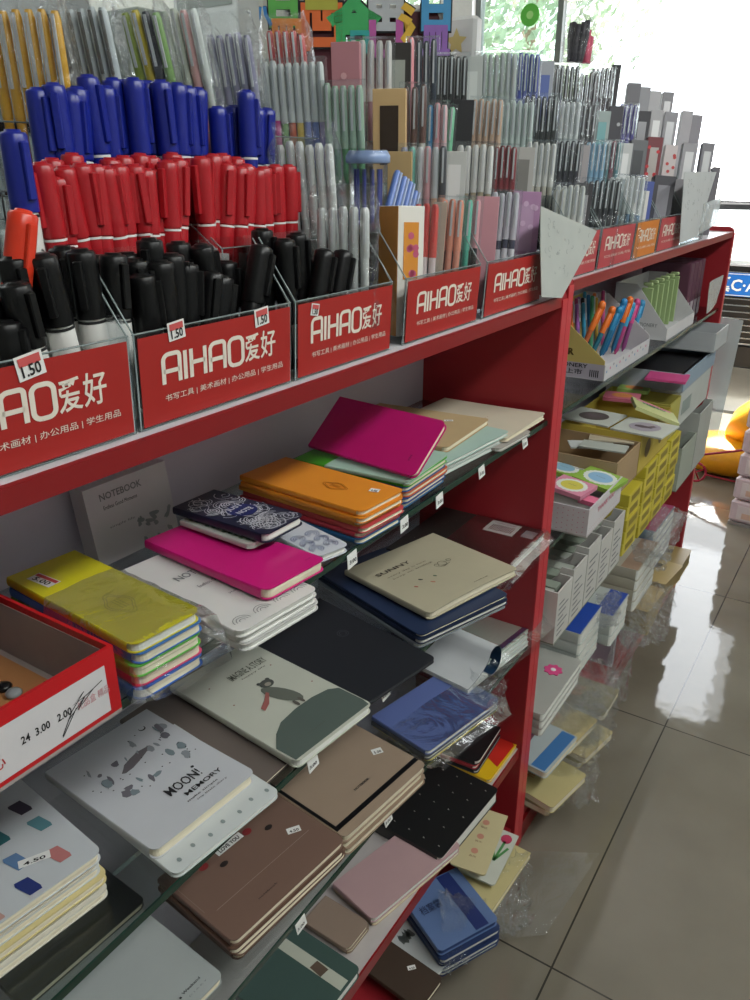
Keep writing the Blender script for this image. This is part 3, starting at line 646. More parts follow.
# ================================================================ NOTEBOOKS
def rnd_grid(L, W, r, nu=16, nv=12):
    """grid of (u, v) filling a rectangle whose front corners (u=L) are rounded; back corners square"""
    vv = sorted(set([0, r*.08, r*.3, r*.6, r]+[r+(W-2*r)*k/(nv-1) for k in range(nv)]+[W-r*.6, W-r*.3, W-r*.08, W]))
    rows = []
    for v in vv:
        e = min(v, W-v); um = L-(r-math.sqrt(max(0, r*r-(r-min(e, r))**2)))
        u0 = L-um
        rows.append([(u0*0+um*k/nu, v) for k in range(nu+1)])
    return rows
def notebook(name, label, A, B, D, zt, t, cover, pages=None, curl=None, r=.008, spine='near', deco=None, coat=0, rough=.45, group=None, cat='notebook', backcover=None, coverlabel=None, dims=None, loc=None, rz=None, inset=.0018, cv=.0010, tiltD=False, Lg=.2):
    """A near-back, B near-front, D far-front pixel corners of the top cover at height zt; or dims=(L, W) with loc/rz"""
    mtx = None
    if dims is None and A is None:            # only the front edge B-D is given, with the book's length
        b, d = onz(*B, zt), onz(*D, zt); v = (d-b); W = v.length; v.normalize(); u = Vector((v.y, -v.x, 0)); dims = (Lg, W); loc = b-u*Lg; rz = math.atan2(u.y, u.x)
    if dims is None and tiltD:                # far side raised until the corner is square
        a, b = onz(*A, zt), onz(*B, zt); u = b-a; L = u.length; u.normalize(); rd = ray(*D); 
        k = (b-CC).dot(u)/rd.dot(u); d = CC+rd*k; v = d-b; W = v.length; v.normalize(); n_ = u.cross(v)
        if n_.z < 0: n_ = -n_
        o_ = a-n_*t; mtx = Matrix(((u.x, v.x, n_.x, o_.x), (u.y, v.y, n_.y, o_.y), (u.z, v.z, n_.z, o_.z), (0, 0, 0, 1))); dims = (L, W); loc = a; rz = 0
        print('TILT', name, L, W, d.z)
    if dims is None:
        a, b, d = onz(*A, zt), onz(*B, zt), onz(*D, zt); u = (b-a); L = u.length; u.normalize(); v = Vector((-u.y, u.x, 0)); W = abs((d-b).dot(v)); rz = math.atan2(u.y, u.x); loc = a
    else: L, W = dims
    W = max(W, .03)
    ob = thing(name, label, cat, (loc[0], loc[1], zt-t), rz, group)
    if mtx: ob.matrix_basis = mtx
    cf = curl or (lambda p, q: 0)
    cm = M(cover, rough, coat) if isinstance(cover, str) else cover
    G = rnd_grid(L, W, r); nu = len(G[0])
    def sheet(mb, zf, th, mt):
        top = [(u, v, zf(u/L, v/W)+th) for row in G for u, v in row]; bot = [(u, v, zf(u/L, v/W)) for row in G for u, v in row]
        n = len(top); nr = len(G); fs = []
        for j in range(nr-1):
            for i in range(nu-1):
                a = j*nu+i; fs.append((a, a+1, a+nu+1, a+nu)); fs.append((n+a, n+a+nu, n+a+nu+1, n+a+1))
        ring = [i for i in range(nu)]+[j*nu+nu-1 for j in range(1, nr)]+[(nr-1)*nu+i for i in range(nu-2, -1, -1)]+[j*nu for j in range(nr-2, 0, -1)]
        for k in range(len(ring)):
            a, b2 = ring[k], ring[(k+1) % len(ring)]; fs.append((a, n+a, n+b2, b2))
        mb.add(top+bot, fs, mt)
    mb = MB(); sheet(mb, lambda p, q: t-cv+cf(p, q), cv, cm); sheet(mb, lambda p, q: 0.0, cv*.7, M(backcover, rough) if backcover else cm)
    if spine:
        vy = 0 if spine == 'near' else W
        s = -1 if spine == 'near' else 1
        if spine in ('near', 'far'):
            n = 6; vs = []
            for k in range(13):
                uu = L*(.002+.96*k/12); h = t+cf(uu/L, 0 if spine == 'near' else 1)
                for i in range(n+1):
                    a = -math.pi/2+math.pi*i/n; vs.append((uu, vy+s*min(t*.16, .0014)*math.cos(a), h/2+h/2*math.sin(a)))
            mb.add(vs, [(k*(n+1)+i, k*(n+1)+i+1, (k+1)*(n+1)+i+1, (k+1)*(n+1)+i) for k in range(12) for i in range(n)], cm, True)
        else: mb.box(-.0008, .0004, 0, W, 0, t, cm)
    co = mb.build('cover', ob)
    if coverlabel: co['label'] = coverlabel
    # pages: block whose top follows half of the cover's curl, side edges slightly ragged
    pm = pages or CREAM; pb = MB(); GL = [[(u*(1-inset/L)+.0005, inset+v*(1-2*inset/W)) for u, v in row] for row in G]
    nr = len(GL); lay = 5; rr = random.Random(int(L*1e5)+int(t*1e5)); jit = [rr.uniform(-.0009, .0003) for _ in range(lay+1)]
    ring = [(0, i) for i in range(nu)]+[(j, nu-1) for j in range(1, nr)]+[(nr-1, i) for i in range(nu-2, -1, -1)]+[(j, 0) for j in range(nr-2, 0, -1)]
    vs = []
    for k in range(lay+1):
        for (j, i) in ring:
            u, v = GL[j][i]; c = .8*cf(u/L, v/W); z0 = cv*.7+(t-cv*1.7+c-.0001)*k/lay
            vs.append((u+(jit[k] if i == nu-1 else 0), v, z0))
    n = len(ring); fs = [(k*n+i, k*n+(i+1) % n, (k+1)*n+(i+1) % n, (k+1)*n+i) for k in range(lay) for i in range(n)]
    pb.add(vs, fs, pm); po = pb.build('pages', ob)
    if deco:
        fn = lambda u, v, k=0: (u, v, t+cf(u/L, v/W)+.0003+k*.0002)
        dm = MB(); deco(dm, fn, L, W, ob); 
        if dm.v: dm.build('printed_design', co)
    return ob
def zc(k): return GZ[k]
def stack(books, A, B, D, zbase, common=None):
    """books bottom to top: dict(t=, label=, cover=, ...); top cover corners at A, B, D"""
    H_ = sum(b['t']+.0006 for b in books); zt = zbase+H_; b_, d = onz(*B, zt), onz(*D, zt)
    if isinstance(A, (int, float)): v0 = (d-b_).normalized(); a = b_-Vector((v0.y, -v0.x, 0))*A; A = B
    else: a = onz(*A, zt)
    u = (b_-a); L = u.length; u.normalize(); v = Vector((-u.y, u.x, 0)); W = abs((d-b_).dot(v)); rz = math.atan2(u.y, u.x)
    z = zbase; rr = random.Random(int(A[0]*3+A[1])); out = []
    for i, bk in enumerate(books):
        bk = dict(bk); t = bk.pop('t'); z += t+.0006; last = i == len(books)-1
        j = 0 if last else 1; loc = a+u*(rr.uniform(-.004, .003)*j)+v*(rr.uniform(-.003, .003)*j)
        out.append(notebook(bk.pop('name', 'notebook'), bk.pop('label'), None, None, None, z, t, bk.pop('cover'), dims=(L, W), loc=loc, rz=rz+rr.uniform(-.012, .012)*j, **bk))
    return out
# --- cover designs
def sticker_deco(u0, v0, w=.022, h=.012, rot=0, txt='4.50', red=False):
    def f(mb, fn, L, W, ob):
        s = MB(); c, sn = math.cos(rot), math.sin(rot); g = lambda a, b, k=2: fn(u0*L+a*c-b*sn, v0*W+a*sn+b*c, k)
        poly(s, [(0, 0), (w, 0), (w, h), (0, h)], lambda a, b: g(a, b, 2), WHITE)
        if red: poly(s, [(.001, h*.6), (w-.001, h*.6), (w-.001, h*.9), (.001, h*.9)], lambda a, b: g(a, b, 3), M('#c84040'))
        text(s, txt, lambda a, b: g(a, b, 3), w*.15, h*.12, w*.7, h*.45, INK, .02)
        o = s.build('price_sticker', ob); o['label'] = 'small white price sticker'
    return f
def multi(*fs):
    def f(mb, fn, L, W, ob):
        for g in fs: g(mb, fn, L, W, ob)
    return f
def emblem(cu, cv_, s, m):
    def f(mb, fn, L, W, ob):
        g = lambda a, b: fn(cu*L+a, cv_*W+b, 1)
        for rr in (1.0, .82):
            pts = [(s*rr*1.35*math.cos(a)*(1+.12*math.cos(4*a)), s*rr*.75*math.sin(a)*(1+.12*math.cos(4*a))) for a in [2*math.pi*i/32 for i in range(33)]]
            strokes(mb, [pts], g, .0009, m)
        for k in range(3): strokes(mb, [[(-s*.6, s*(.2-.2*k)), (s*.6, s*(.22-.2*k))]], g, .0008, m)
    return f
def txt_deco(items):
    """items: (text, u, v, w, h, mat, bold) in fractions; reads along +v turned to the page (u down)"""
    def f(mb, fn, L, W, ob):
        for (s, u, v, w, h, m, b) in items:
            text(mb, s, lambda a, b2: fn((u*L-b2), (v*W+a), 1), 0, 0, w*W, h*L, m, b)
    return f
def waves(mb, fn, L, W, ob):
    WV = M('#c9cbd4', .5)
    rr = random.Random(5)
    for k in range(46):
        cx, cy = rr.uniform(.05, .95)*L, rr.uniform(.05, .95)*W
        for q in (1, 2, 3, 4):
            a0 = rr.choice([0, 90, 180, 270])+15; R0 = .0022*q*1.3
            pts = [p for p in arc(cx, cy, R0, a0, a0+170, 8)]
            if all(0 < p[0] < L*.985 and .001 < p[1] < W*.99 for p in pts): strokes(mb, [pts], lambda u, v: fn(u, v, 1), .0009, WV)
    poly(mb, blob(L*.52, W*.55, L*.13, W*.26, 20), lambda u, v: fn(u, v, 2), M('#1f2a66'))
    text(mb, 'JUST', lambda a, b: fn(L*.48-b, W*.36+a, 3), 0, 0, W*.36, L*.07, M('#c9cbd4', .5), .03)
    text(mb, 'NOTE', lambda a, b: fn(L*.58-b, W*.38+a, 3), 0, 0, W*.34, L*.06, M('#c9cbd4', .5), .03)

S1 = GZ[1]+.0004; S2 = GZ[2]+.0004; S3 = GZ[3]+.0004; S4 = GZ[4]+.0004; S5 = .0705
# ---- upper glass shelf
stack([dict(t=.010, label='blue notebook at the very bottom of the bagged stack under the yellow one', cover='#2c64c0', coat=.2),
       dict(t=.010, label='pink-red notebook, second from the bottom of the bagged yellow-topped stack', cover='#d8366e', coat=.2),
       dict(t=.010, label='green notebook in the middle of the bagged yellow-topped stack', cover='#58b83c', coat=.2),
       dict(t=.009, label='blue notebook directly under the yellow-covered one', cover='#2f72c4', coat=.2),
       dict(t=.009, label='yellow notebook with a faint crest, top of the bagged stack', cover='#d8cf1c', coat=.2, pages=PAGEW, deco=multi(emblem(.66, .48, .014, M('#a8a020')), sticker_deco(.10, .12, .030, .013, .1, '5.00', True)))],
      (7, 577), (133, 646), (207, 612), S1)
stack([dict(t=.007, label='white patterned notebook at the bottom of the three under the lower pink one', cover='#c9c8c6', pages=PAGEW),
       dict(t=.007, label='white patterned notebook, middle of the three under the lower pink one', cover='#d0cfcd', pages=PAGEW),
       dict(t=.007, label='white notebook with grey lettering and swirls under the lower pink one', cover='#d6d5d3', pages=PAGEW,
            deco=multi(txt_deco([('NOTEBOOK', .36, .25, .62, .06, GREYINK, .01), ('Endless Good Moments', .50, .3, .5, .03, GREYINK, 0), ('stationery', .68, .4, .3, .025, GREYINK, 0)]),
            lambda mb, fn, L, W, ob: [strokes(mb, [arc(L*.93, W*cy, .003*q, 90, 270, 8)], lambda u, v: fn(u, v, 1), .0007, GREYINK) for cy in (.15, .4, .65, .88) for q in (1, 2, 3)] and None))],
      (118, 572), (240, 633), (308, 584), S1)
notebook('notebook', 'magenta pink notebook lying loose below the swirl-patterned one', (145, 540), (267, 593), (325, 560), S1+.034, .009, '#d2157c', curl=lambda p, q: .003*max(0, p-.6)*2, coat=.15, deco=txt_deco([('soft', .93, .80, .10, .012, M('#8c1055'), 0)]), pages=CREAM, rough=.4)
notebook('notebook', 'pale swirl-covered notebook sticking out right under the lower pink one', (232, 512), (318, 557), (343, 541), S1+.019, .008, '#c8cdd6', deco=lambda mb, fn, L, W, ob: [strokes(mb, [arc(L*(.9-.1*a), W*cy, .0026*q, 0, 300, 10)], lambda u, v: fn(u, v, 1), .0008, M('#4a5a8a')) for a in (0, 1, 2) for cy in (.25, .7) for q in (1, 2, 3)] and None, pages=PAGEW)
notebook('notebook', 'white flowered notebook between the lower pink one and the navy swirl one', (180, 520), (250, 545), (322, 527), S1+.043, .006, '#c9cfc6', pages=PAGEW, deco=lambda mb, fn, L, W, ob: [poly(mb, blob(L*(.1+.08*k), W*(.08+.02*(k % 3)), .003, .002, 7), lambda u, v: fn(u, v, 1), M('#6c8a70')) for k in range(11)] and None)
notebook('notebook', 'navy notebook with white swirl waves and a round blue badge', (173, 507), (266, 537), (325, 522), S1+.053, .008, '#1b1f3a', pages=PAGEW, deco=waves, curl=lambda p, q: .002*p, coat=.1)
oc = [('#1f5a8c', 'blue'), ('#b83848', 'dark red'), ('#cc4c50', 'coral red'), ('#d88c2c', 'mustard'), ('#e08a24', 'lower orange')]
stack([dict(t=.0062, label='%s notebook in the orange-topped stack, %s' % (n, ['at the very bottom', 'second from the bottom', 'third from the bottom', 'fourth from the bottom', 'just under the top one'][i]), cover=c) for i, (c, n) in enumerate(oc)]
      + [dict(t=.0065, label='orange notebook with a faint round crest, top of its stack', cover='#e8922a', deco=multi(emblem(.62, .5, .012, M('#b8701c')), sticker_deco(.84, .62, .012, .010, .3)))], (240, 475), (362, 512), (400, 488), S1)
gs = [('#2f6a9c', 'blue'), ('#284a8c', 'navy'), ('#d06a3c', 'burnt orange'), ('#2c5c9c', 'mid blue')]
stack([dict(t=.0062, label='%s notebook below the green one, %s' % (n, ['lowest of the stack', 'second lowest of the stack', 'in the middle of the stack', 'next under the green'][i]), cover=c) for i, (c, n) in enumerate(gs)]
      + [dict(t=.0065, label='bright green notebook under the upper pink one', cover='#4cae2c')], .17, (408, 483), (449, 456), S1)
notebook('notebook', 'mint-edged notebook directly under the upper pink one', None, (408, 482), (450, 453), S1+.037, .0045, '#a8c8b8', pages=PAGEW, Lg=.12)
notebook('notebook', 'magenta pink notebook lying askew on top of the green-topped stack', (308, 445), (414, 477), (447, 422), S1+.0445, .0065, '#d0157a', tiltD=True, curl=lambda p, q: .001*p, coat=.15, pages=CREAM, rough=.4, deco=txt_deco([('mini', .90, .22, .10, .02, M('#8c1055'), .02)]))
stack([dict(t=.006, label='mint notebook, lowest of the stack beside the upper pink one', cover='#b8c8c0', pages=PAGEW),
       dict(t=.006, label='white notebook, second lowest beside the upper pink one', cover='#c8ccc8', pages=PAGEW),
       dict(t=.006, label='pale mint notebook under the kraft-covered one', cover='#a9c4bb', pages=PAGEW)], .16, (446, 463), (510, 431), S1)
notebook('notebook', 'kraft-covered notebook with a small sticker right of the upper pink one', None, (447, 449), (490, 420), S1+.027, .006, '#b9a078', rough=.8, deco=sticker_deco(.72, .70, .014, .008, .5), curl=lambda p, q: .002*p)
notebook('notebook', 'grey-white notebook lowest beside the red divider on the upper shelf', None, (500, 449), (532, 431), S1+.006, .0055, '#a8a29c', pages=PAGEW)
notebook('notebook', 'cream notebook with curling cover beside the red divider', None, (506, 439), (546, 415), S1+.014, .006, '#cbc0ac', rough=.7, Lg=.19, curl=lambda p, q: .004*p*p*q, deco=txt_deco([('· · ·', .62, .45, .12, .012, M('#a06a60'), .01)]))
# standing box at the back
def standing_box():
    a = onx(76, 490, XB+.025); b = onx(159, 462, XB+.025); c = onx(86, 556, XB+.025)
    W = b.y-a.y; h = a.z-S1
    t = thing('carton', 'white printed carton standing against the back wall left of the navy swirl notebook', 'box', (XB+.024, a.y, S1))
    mb = MB(); mb.extr([(0, 0, 0), (0, W, 0), (-.012, W, h), (-.012, 0, h)], (.022, 0, 0), M('#c3c0c4', .6)); mb.build('carton_body', t)
    fn = lambda u, v: (.0224-.012*v/h, u, v); q = MB()
    text(q, 'NOTEBOOK', fn, W*.16, h*.80, W*.5, h*.09, GREYINK, .02); text(q, 'Endless Good Moments', fn, W*.18, h*.68, W*.4, h*.05, INK, 0); text(q, 'simple life', fn, W*.2, h*.42, W*.3, h*.04, GREYINK, 0)
    r2 = random.Random(2)
    for k in range(16): poly(q, blob(W*r2.uniform(.5, .95), h*r2.uniform(.08, .4), W*r2.uniform(.02, .07), h*.03, 9, r2.random()*3, .3, r2), fn, M('#8f9496', .6))
    q.build('printed_design', t)
standing_box()
# ---- red-rimmed open box
def red_box():
    y1 = .3052; y0 = -.02; x1 = -.43; x0 = -.63; z0 = S1; z1 = 1.0275; w_ = .003
    t = thing('open_box', 'open red-rimmed box with a handwritten white label at the left edge', 'box', (x1, y1, z0))
    R2 = mat('red_board', '#c4161f', .4, noise=.04); LI = mat('pale_lining', '#a59a96', .7)
    mb = MB(); mb.box(x0, x1, y0, y1, z0, z0+w_, LI)
    mb.box(x1-w_, x1, y0, y1, z0+w_, z1, R2); mb.box(x0, x0+w_, y0, y1, z0+w_, z1, R2); mb.box(x0+w_, x1-w_, y1-w_, y1, z0+w_, z1, R2); mb.box(x0+w_, x1-w_, y0, y0+w_, z0+w_, z1, R2)
    mb.box(x0+w_, x1-w_-.0012, y1-w_-.0008, y1-w_, z0+w_, z1-.006, LI); mb.box(x1-w_-.0008, x1-w_, y0+w_, y1-w_-.001, z0+w_, z1-.006, LI)
    mb.build('box_body', t, world=True)
    fn = lambda u, v: (x1+.0005, y1-u, z0+v); h = z1-z0; q = MB()
    poly(q, [(.010, h*.12), (.28, h*.12), (.28, h*.80), (.010, h*.80)], fn, M('#d6d3d6', .5)); f1 = lambda u, v: (x1+.0008, y1-.28+u, z0+v)
    text(q, '24  3.00   2.00', f1, .198, h*.42, .040, h*.11, INK, .02)
    text(q, '文具批发中心', f1, .125, h*.28, .06, h*.20, M('#b83038'), .01)
    text(q, '礼品盒 精品', f1, .243, h*.40, .028, h*.12, M('#c88a90'), 0)
    strokes(q, [[(.228, h*.20), (.238, h*.45), (.250, h*.62), (.240, h*.52), (.252, h*.55), (.266, h*.62)], [(.234, h*.36), (.250, h*.54), (.243, h*.42), (.258, h*.58)], [(.228, h*.18), (.242, h*.46)]], f1, .0008, INK)
    o = q.build('paper_label', t, world=True); o['label'] = 'white paper label with pen scribble'
    # content
    c = thing('card_sheet', 'orange-brown card with small magnets inside the red-rimmed box', 'card', (x0+.02, y0+.06, z0+w_)); k = MB(); k.box(x0+.05, x1-.012, y0+.10, y1-.012, z0+w_+.0003, z0+w_+.004, M('#b07a4c', .7)); k.build('card', c, world=True)
    for i, (px, py) in enumerate(((48, 683), (13, 690), (26, 700), (3, 684))):
        p = onz(px, py, z0+.012); 
        if p.x < x1-.02:
            m_ = thing('magnet', ['dark metal button magnet', 'grey round magnet, upper of the two grey ones', 'small grey magnet nearest the box rim', 'black ring magnet at the left edge'][i]+' on the orange-brown card', 'magnet', (p.x, p.y, z0+w_+.0045))
            k = MB(); k.lathe([(.0055, 0), (.0065, .002), (.005, .004), (.001, .0048)], 16, [mat('dark_metal', '#3a3630', .25, .8), M('#8f9496', .4), M('#9a9ea0', .4), BLACK][i]); k.build('disc', m_)
    b = thing('small_notebook', 'dark grey-green notepad lying at the back of the red-rimmed box', 'notepad', (0, 0, 0)); p = onz(2, 655, z0+.02)
    b.matrix_basis = Matrix.Translation((p.x-.03, p.y-.05, z0+w_+.0045)) @ Matrix.Rotation(.35, 4, 'Z')
    k = MB(); k.box(-.03, .035, -.04, .035, 0, .010, M('#58635e')); k.build('cover', b); k = MB(); k.box(-.029, .036, -.039, .0365, .002, .008, PAGEW); k.build('pages', b)
red_box()

# ---- second glass shelf
def D_(px, py, zt, du, dv, ref=(0, 1)): pass
def brush(mb, fn, L, W, ob):
    cs = ['#5a8a94', '#5f7fa8', '#c07a78', '#2f4a86', '#2f6a70', '#2c3a78', '#3c3444', '#24302c', '#c0968c', '#6a86a8']
    r2 = random.Random(9)
    for k, (u, v) in enumerate([(.62, .86), (.75, .60), (.86, .80), (.78, .35), (.55, .62), (.92, .55), (.45, .85), (.35, .60), (.95, .30), (.60, .32), (.30, .30), (.40, .12), (.15, .8), (.70, .1), (.12, .5)]):
        cx, cy = u*L, v*W; s = .0105
        pts = [(cx-s*1.0+r2.uniform(-.001, .001), cy-s*.62), (cx-s*.7, cy-s*.72), (cx+s*.9+r2.uniform(-.001, .002), cy-s*.35), (cx+s*1.0, cy+s*.65), (cx+s*.6, cy+s*.72), (cx-s*.9, cy+s*.45)]
        poly(mb, pts, lambda a, b: fn(min(a, L*.99), min(max(b, .001), W-.001), 1), M(cs[k % len(cs)], .5))
zt = S2+.052
pD = onz(103, 852, zt); uD = Vector((math.cos(R(-6)), math.sin(R(-6)), 0)); vD = Vector((-uD.y, uD.x, 0)); LW = (.19, .135)
a0 = pD-uD*LW[0]-vD*LW[1]; z = S2
for i in range(6):
    tt = .0082; z += tt+.0005; top = i == 5; rr = random.Random(i)
    notebook('notebook', ('white notebook with coloured brush-stroke print, top of the stack at lower left' if top else 'cream-paged notebook in the brush-stroke stack, %s' % ['at the very bottom', 'second from below', 'third from below', 'fourth from below', 'just under the top'][i]),
        None, None, None, z, tt, '#c8ccd0' if top else ['#d8d4c8', '#cfcabc', '#d8c890', '#ccd0d0', '#d0ccc0'][i], dims=LW, loc=(a0+uD*(0 if top else rr.uniform(-.006, .001))+vD*(0 if top else rr.uniform(-.003, .002))), rz=R(-6), deco=multi(brush, sticker_deco(.80, .58, .026, .009, 1.2, '4.50')) if top else None, coat=.3 if top else 0, curl=(lambda p, q: .0015*p) if top else None)
def moon(mb, fn, L, W, ob):
    r2 = random.Random(4)
    GY = [M('#6d6a72', .6), M('#8d9298', .6), M('#7c8a90', .6)]
    for k in range(26): poly(mb, blob(L*r2.uniform(.20, .58), W*r2.uniform(.15, .95), L*r2.uniform(.004, .03), W*r2.uniform(.015, .06), 10, r2.uniform(1.2, 1.7), .3, r2), lambda a, b: fn(a, b, 1), GY[k % 3])
    poly(mb, blob(L*.34, W*.52, L*.035, W*.16, 12, .3, .15, r2), lambda a, b: fn(a, b, 1), M('#6a6468', .6))
    for k in range(24): poly(mb, blob(L*r2.uniform(.12, .6), W*r2.uniform(.1, .95), .0009, .0009, 6), lambda a, b: fn(a, b, 2), INK)
    c = [(L*.14+math.cos(a)*.0042, W*.80+math.sin(a)*.0042) for a in [R(x) for x in range(-120, 121, 24)]]+[(L*.14-.0008+math.cos(a)*.003, W*.80+math.sin(a)*.0034) for a in [R(x) for x in range(120, -121, -24)]]
    poly(mb, c, lambda a, b: fn(a, b, 2), INK)
    g = lambda s, u, v, w, h, bd: text(mb, s, lambda a, b: fn(u*L-b, v*W+a, 2), 0, 0, w*W, h*L, INK, bd)
    g('MOON!', .76, .42, .32, .075, .01); g('MEMORY', .83, .50, .36, .035, .01); g('make simple', .875, .46, .3, .018, .01); g('my little diary', .905, .52, .3, .016, 0)
    poly(mb, blob(L*.665, W*.74, .002, .002, 8), lambda a, b: fn(a, b, 2), INK)
notebook('notebook', 'white notebook with light spots peeking out under the moon notebook', (70, 790), (176, 876), (272, 786), S2+.0065, .006, '#cdd2d2', pages=PAGEW, deco=lambda mb, fn, L, W, ob: [poly(mb, blob(L*(.93-.02*(k % 2)), W*(.1+.14*k), .003, .0022, 8), lambda a, b: fn(a, b, 1), M('#8a9696')) for k in range(7)] and None)
notebook('notebook', 'white notebook reading MOON MEMORY with grey feathers and a crescent', (45, 772), (155, 855), (262, 778), S2+.0155, .0085, '#c9cbd0', curl=lambda p, q: .004*p*p, deco=moon, rough=.5)
notebook('notebook', 'taupe notebook lying deep on the shelf under the bear notebook', (120, 720), (255, 792), (330, 722), S2+.0055, .005, '#6c625c')
def bear(mb, fn, L, W, ob):
    f1 = lambda a, b: fn(min(a, L*.985), min(max(b, .001), W-.001), 1); f2 = lambda a, b: fn(a, b, 2); f3 = lambda a, b: fn(a, b, 3)
    G = M('#56625c', .55)
    poly(mb, [(L*.99, 0.002), (L*.99, W*.97), (L*.93, W*.99), (L*.76, W*.985), (L*.72, W*.90), (L*.70, W*.72), (L*.70, W*.50), (L*.72, W*.28), (L*.77, W*.14), (L*.85, W*.01)], f1, G)
    BR = M('#4c4f4c', .6)
    poly(mb, blob(L*.55, W*.58, L*.13, W*.085, 16, .35), f2, M('#676b62', .6)); poly(mb, blob(L*.415, W*.60, L*.038, W*.075, 14), f3, BR)
    for s in (-1, 1): poly(mb, blob(L*.385, W*(.60+.055*s), L*.014, W*.022, 8), f2, BR)
    poly(mb, blob(L*.425, W*.60, L*.018, W*.035, 10), lambda a, b: fn(a, b, 4), M('#9a9488', .6))
    poly(mb, [(L*.47, W*.50), (L*.49, W*.51), (L*.56, W*.40), (L*.59, W*.30), (L*.555, W*.30), (L*.52, W*.40)], f3, M('#a4625c', .6))
    for s in (-.3, .25): poly(mb, blob(L*.67, W*(.60+.12*s), L*.03, W*.02, 8), f3, M('#5c5650', .6))
    g = lambda s, u, v, w, h: text(mb, s, lambda a, b: fn(u*L-b, v*W+a, 1), 0, 0, w*W, h*L, M('#56584e', .6), .005)
    g('IMAGINE A STORY', .25, .42, .46, .06); g('happy life', .285, .5, .3, .016)
    g('creative', .90, .32, .22, .012)
    for (u, v) in ((.30, .84), (.60, .90), (.42, .18), (.2, .2)): poly(mb, blob(u*L, v*W, .0013, .0013, 6), f2, M('#8a5c50'))
notebook('notebook', 'black folder with a faint round emblem lying flat behind the bear notebook', (235, 640), (352, 713), (425, 652), S2+.006, .0055, '#23252b', pages=M('#2c2e34'), deco=lambda mb, fn, L, W, ob: strokes(mb, [arc(L*.42, W*.72, .008, 0, 360, 20), arc(L*.42, W*.72, .005, 0, 300, 16)], lambda u, v: fn(u, v, 1), .0012, M('#4a4c52')))
notebook('notebook', 'white notebook with a small bear on a dark green hill', (170, 686), (297, 764), (357, 697), S2+.016, .008, '#c3c5b8', deco=bear, curl=lambda p, q: .002*p, pages=PAGEW, rough=.45)
cb = stack([dict(t=.006, label='pale grey notebook lowest under the cream cartoon one', cover='#8c949c', pages=PAGEW),
       dict(t=.007, label='navy notebook under the cream cartoon one', cover='#1c2740', pages=PAGEW),
       dict(t=.005, label='blue notebook right under the cream cartoon one', cover='#243250', pages=CREAM)], (318, 572), (421, 636), (497, 588), S2)
def cartoon(mb, fn, L, W, ob):
    g = lambda s, u, v, w, h, m, bd=0: text(mb, s, lambda a, b: fn(u*L-b, v*W+a, 1), 0, 0, w*W, h*L, m, bd)
    g('SUNNY', .30, .10, .36, .05, M('#4a423a'), .02); g('every day is new', .38, .14, .42, .026, M('#6a6258')); g('keep on smiling', .43, .16, .42, .026, M('#6a6258'))
    strokes(mb, [arc(L*.50, W*.62, .0075, -60, 250, 12), arc(L*.495, W*.56, .004, 0, 360, 8), arc(L*.49, W*.70, .004, 0, 360, 8), [(L*.53, W*.55), (L*.55, W*.60), (L*.53, W*.68)]], lambda u, v: fn(u, v, 1), .0008, INK)
    for (u, v, c) in ((.62, .42, '#3f5a44'), (.68, .34, '#b8705c'), (.58, .30, '#3a3a38'), (.64, .20, '#b06054')): poly(mb, blob(u*L, v*W, .0035, .002, 8, .6, .25), lambda a, b: fn(a, b, 1), M(c))
    g('notebook', .93, .55, .16, .012, INK, .01)
notebook('notebook', 'cream notebook with a little cartoon face and curved cover', (345, 570), (430, 615), (510, 566), S2+.032, .009, '#b9b198', deco=cartoon, curl=lambda p, q: .004*p*math.sin(q*3.1)+.002*p, pages=CREAM)
def dots_dark(mb, fn, L, W, ob):
    r2 = random.Random(8)
    for k in range(26): poly(mb, blob(L*r2.uniform(.08, .92), W*r2.uniform(.06, .94), .0009, .0006, 5), lambda a, b: fn(a, b, 1), M('#7c7876'))
    f2 = lambda a, b: fn(a, b, 2); poly(mb, [(L*.52, W*.74), (L*.80, W*.74), (L*.80, W*.97), (L*.52, W*.97)], f2, WHITE)
    for k in range(12): poly(mb, [(L*.56+k*L*.018, W*.78), (L*.56+k*L*.018+L*.008, W*.78), (L*.56+k*L*.018+L*.008, W*.90), (L*.56+k*L*.018, W*.90)], lambda a, b: fn(a, b, 3), INK)
    text(mb, 'NOTE BOOK', f2, L*.56, W*.92, L*.2, W*.03, INK)
    poly(mb, [(L*.86, W*.78), (L*.97, W*.78), (L*.97, W*.92), (L*.86, W*.92)], f2, M('#9a9ca0'))
stack([dict(t=.007, label='white-paged notebook with a blue spine under the barcoded one', cover='#2c58b0', pages=PAGEW),
       dict(t=.009, label='white-paged notebook between the barcoded one and the blue-edged one', cover='#d0d4d4', pages=PAGEW),
       dict(t=.004, label='black speckled notebook with a white barcode label, by the red divider', cover='#25221f', pages=PAGEW, coat=.5, deco=dots_dark)], .2, (496, 579), (545, 531), S2)
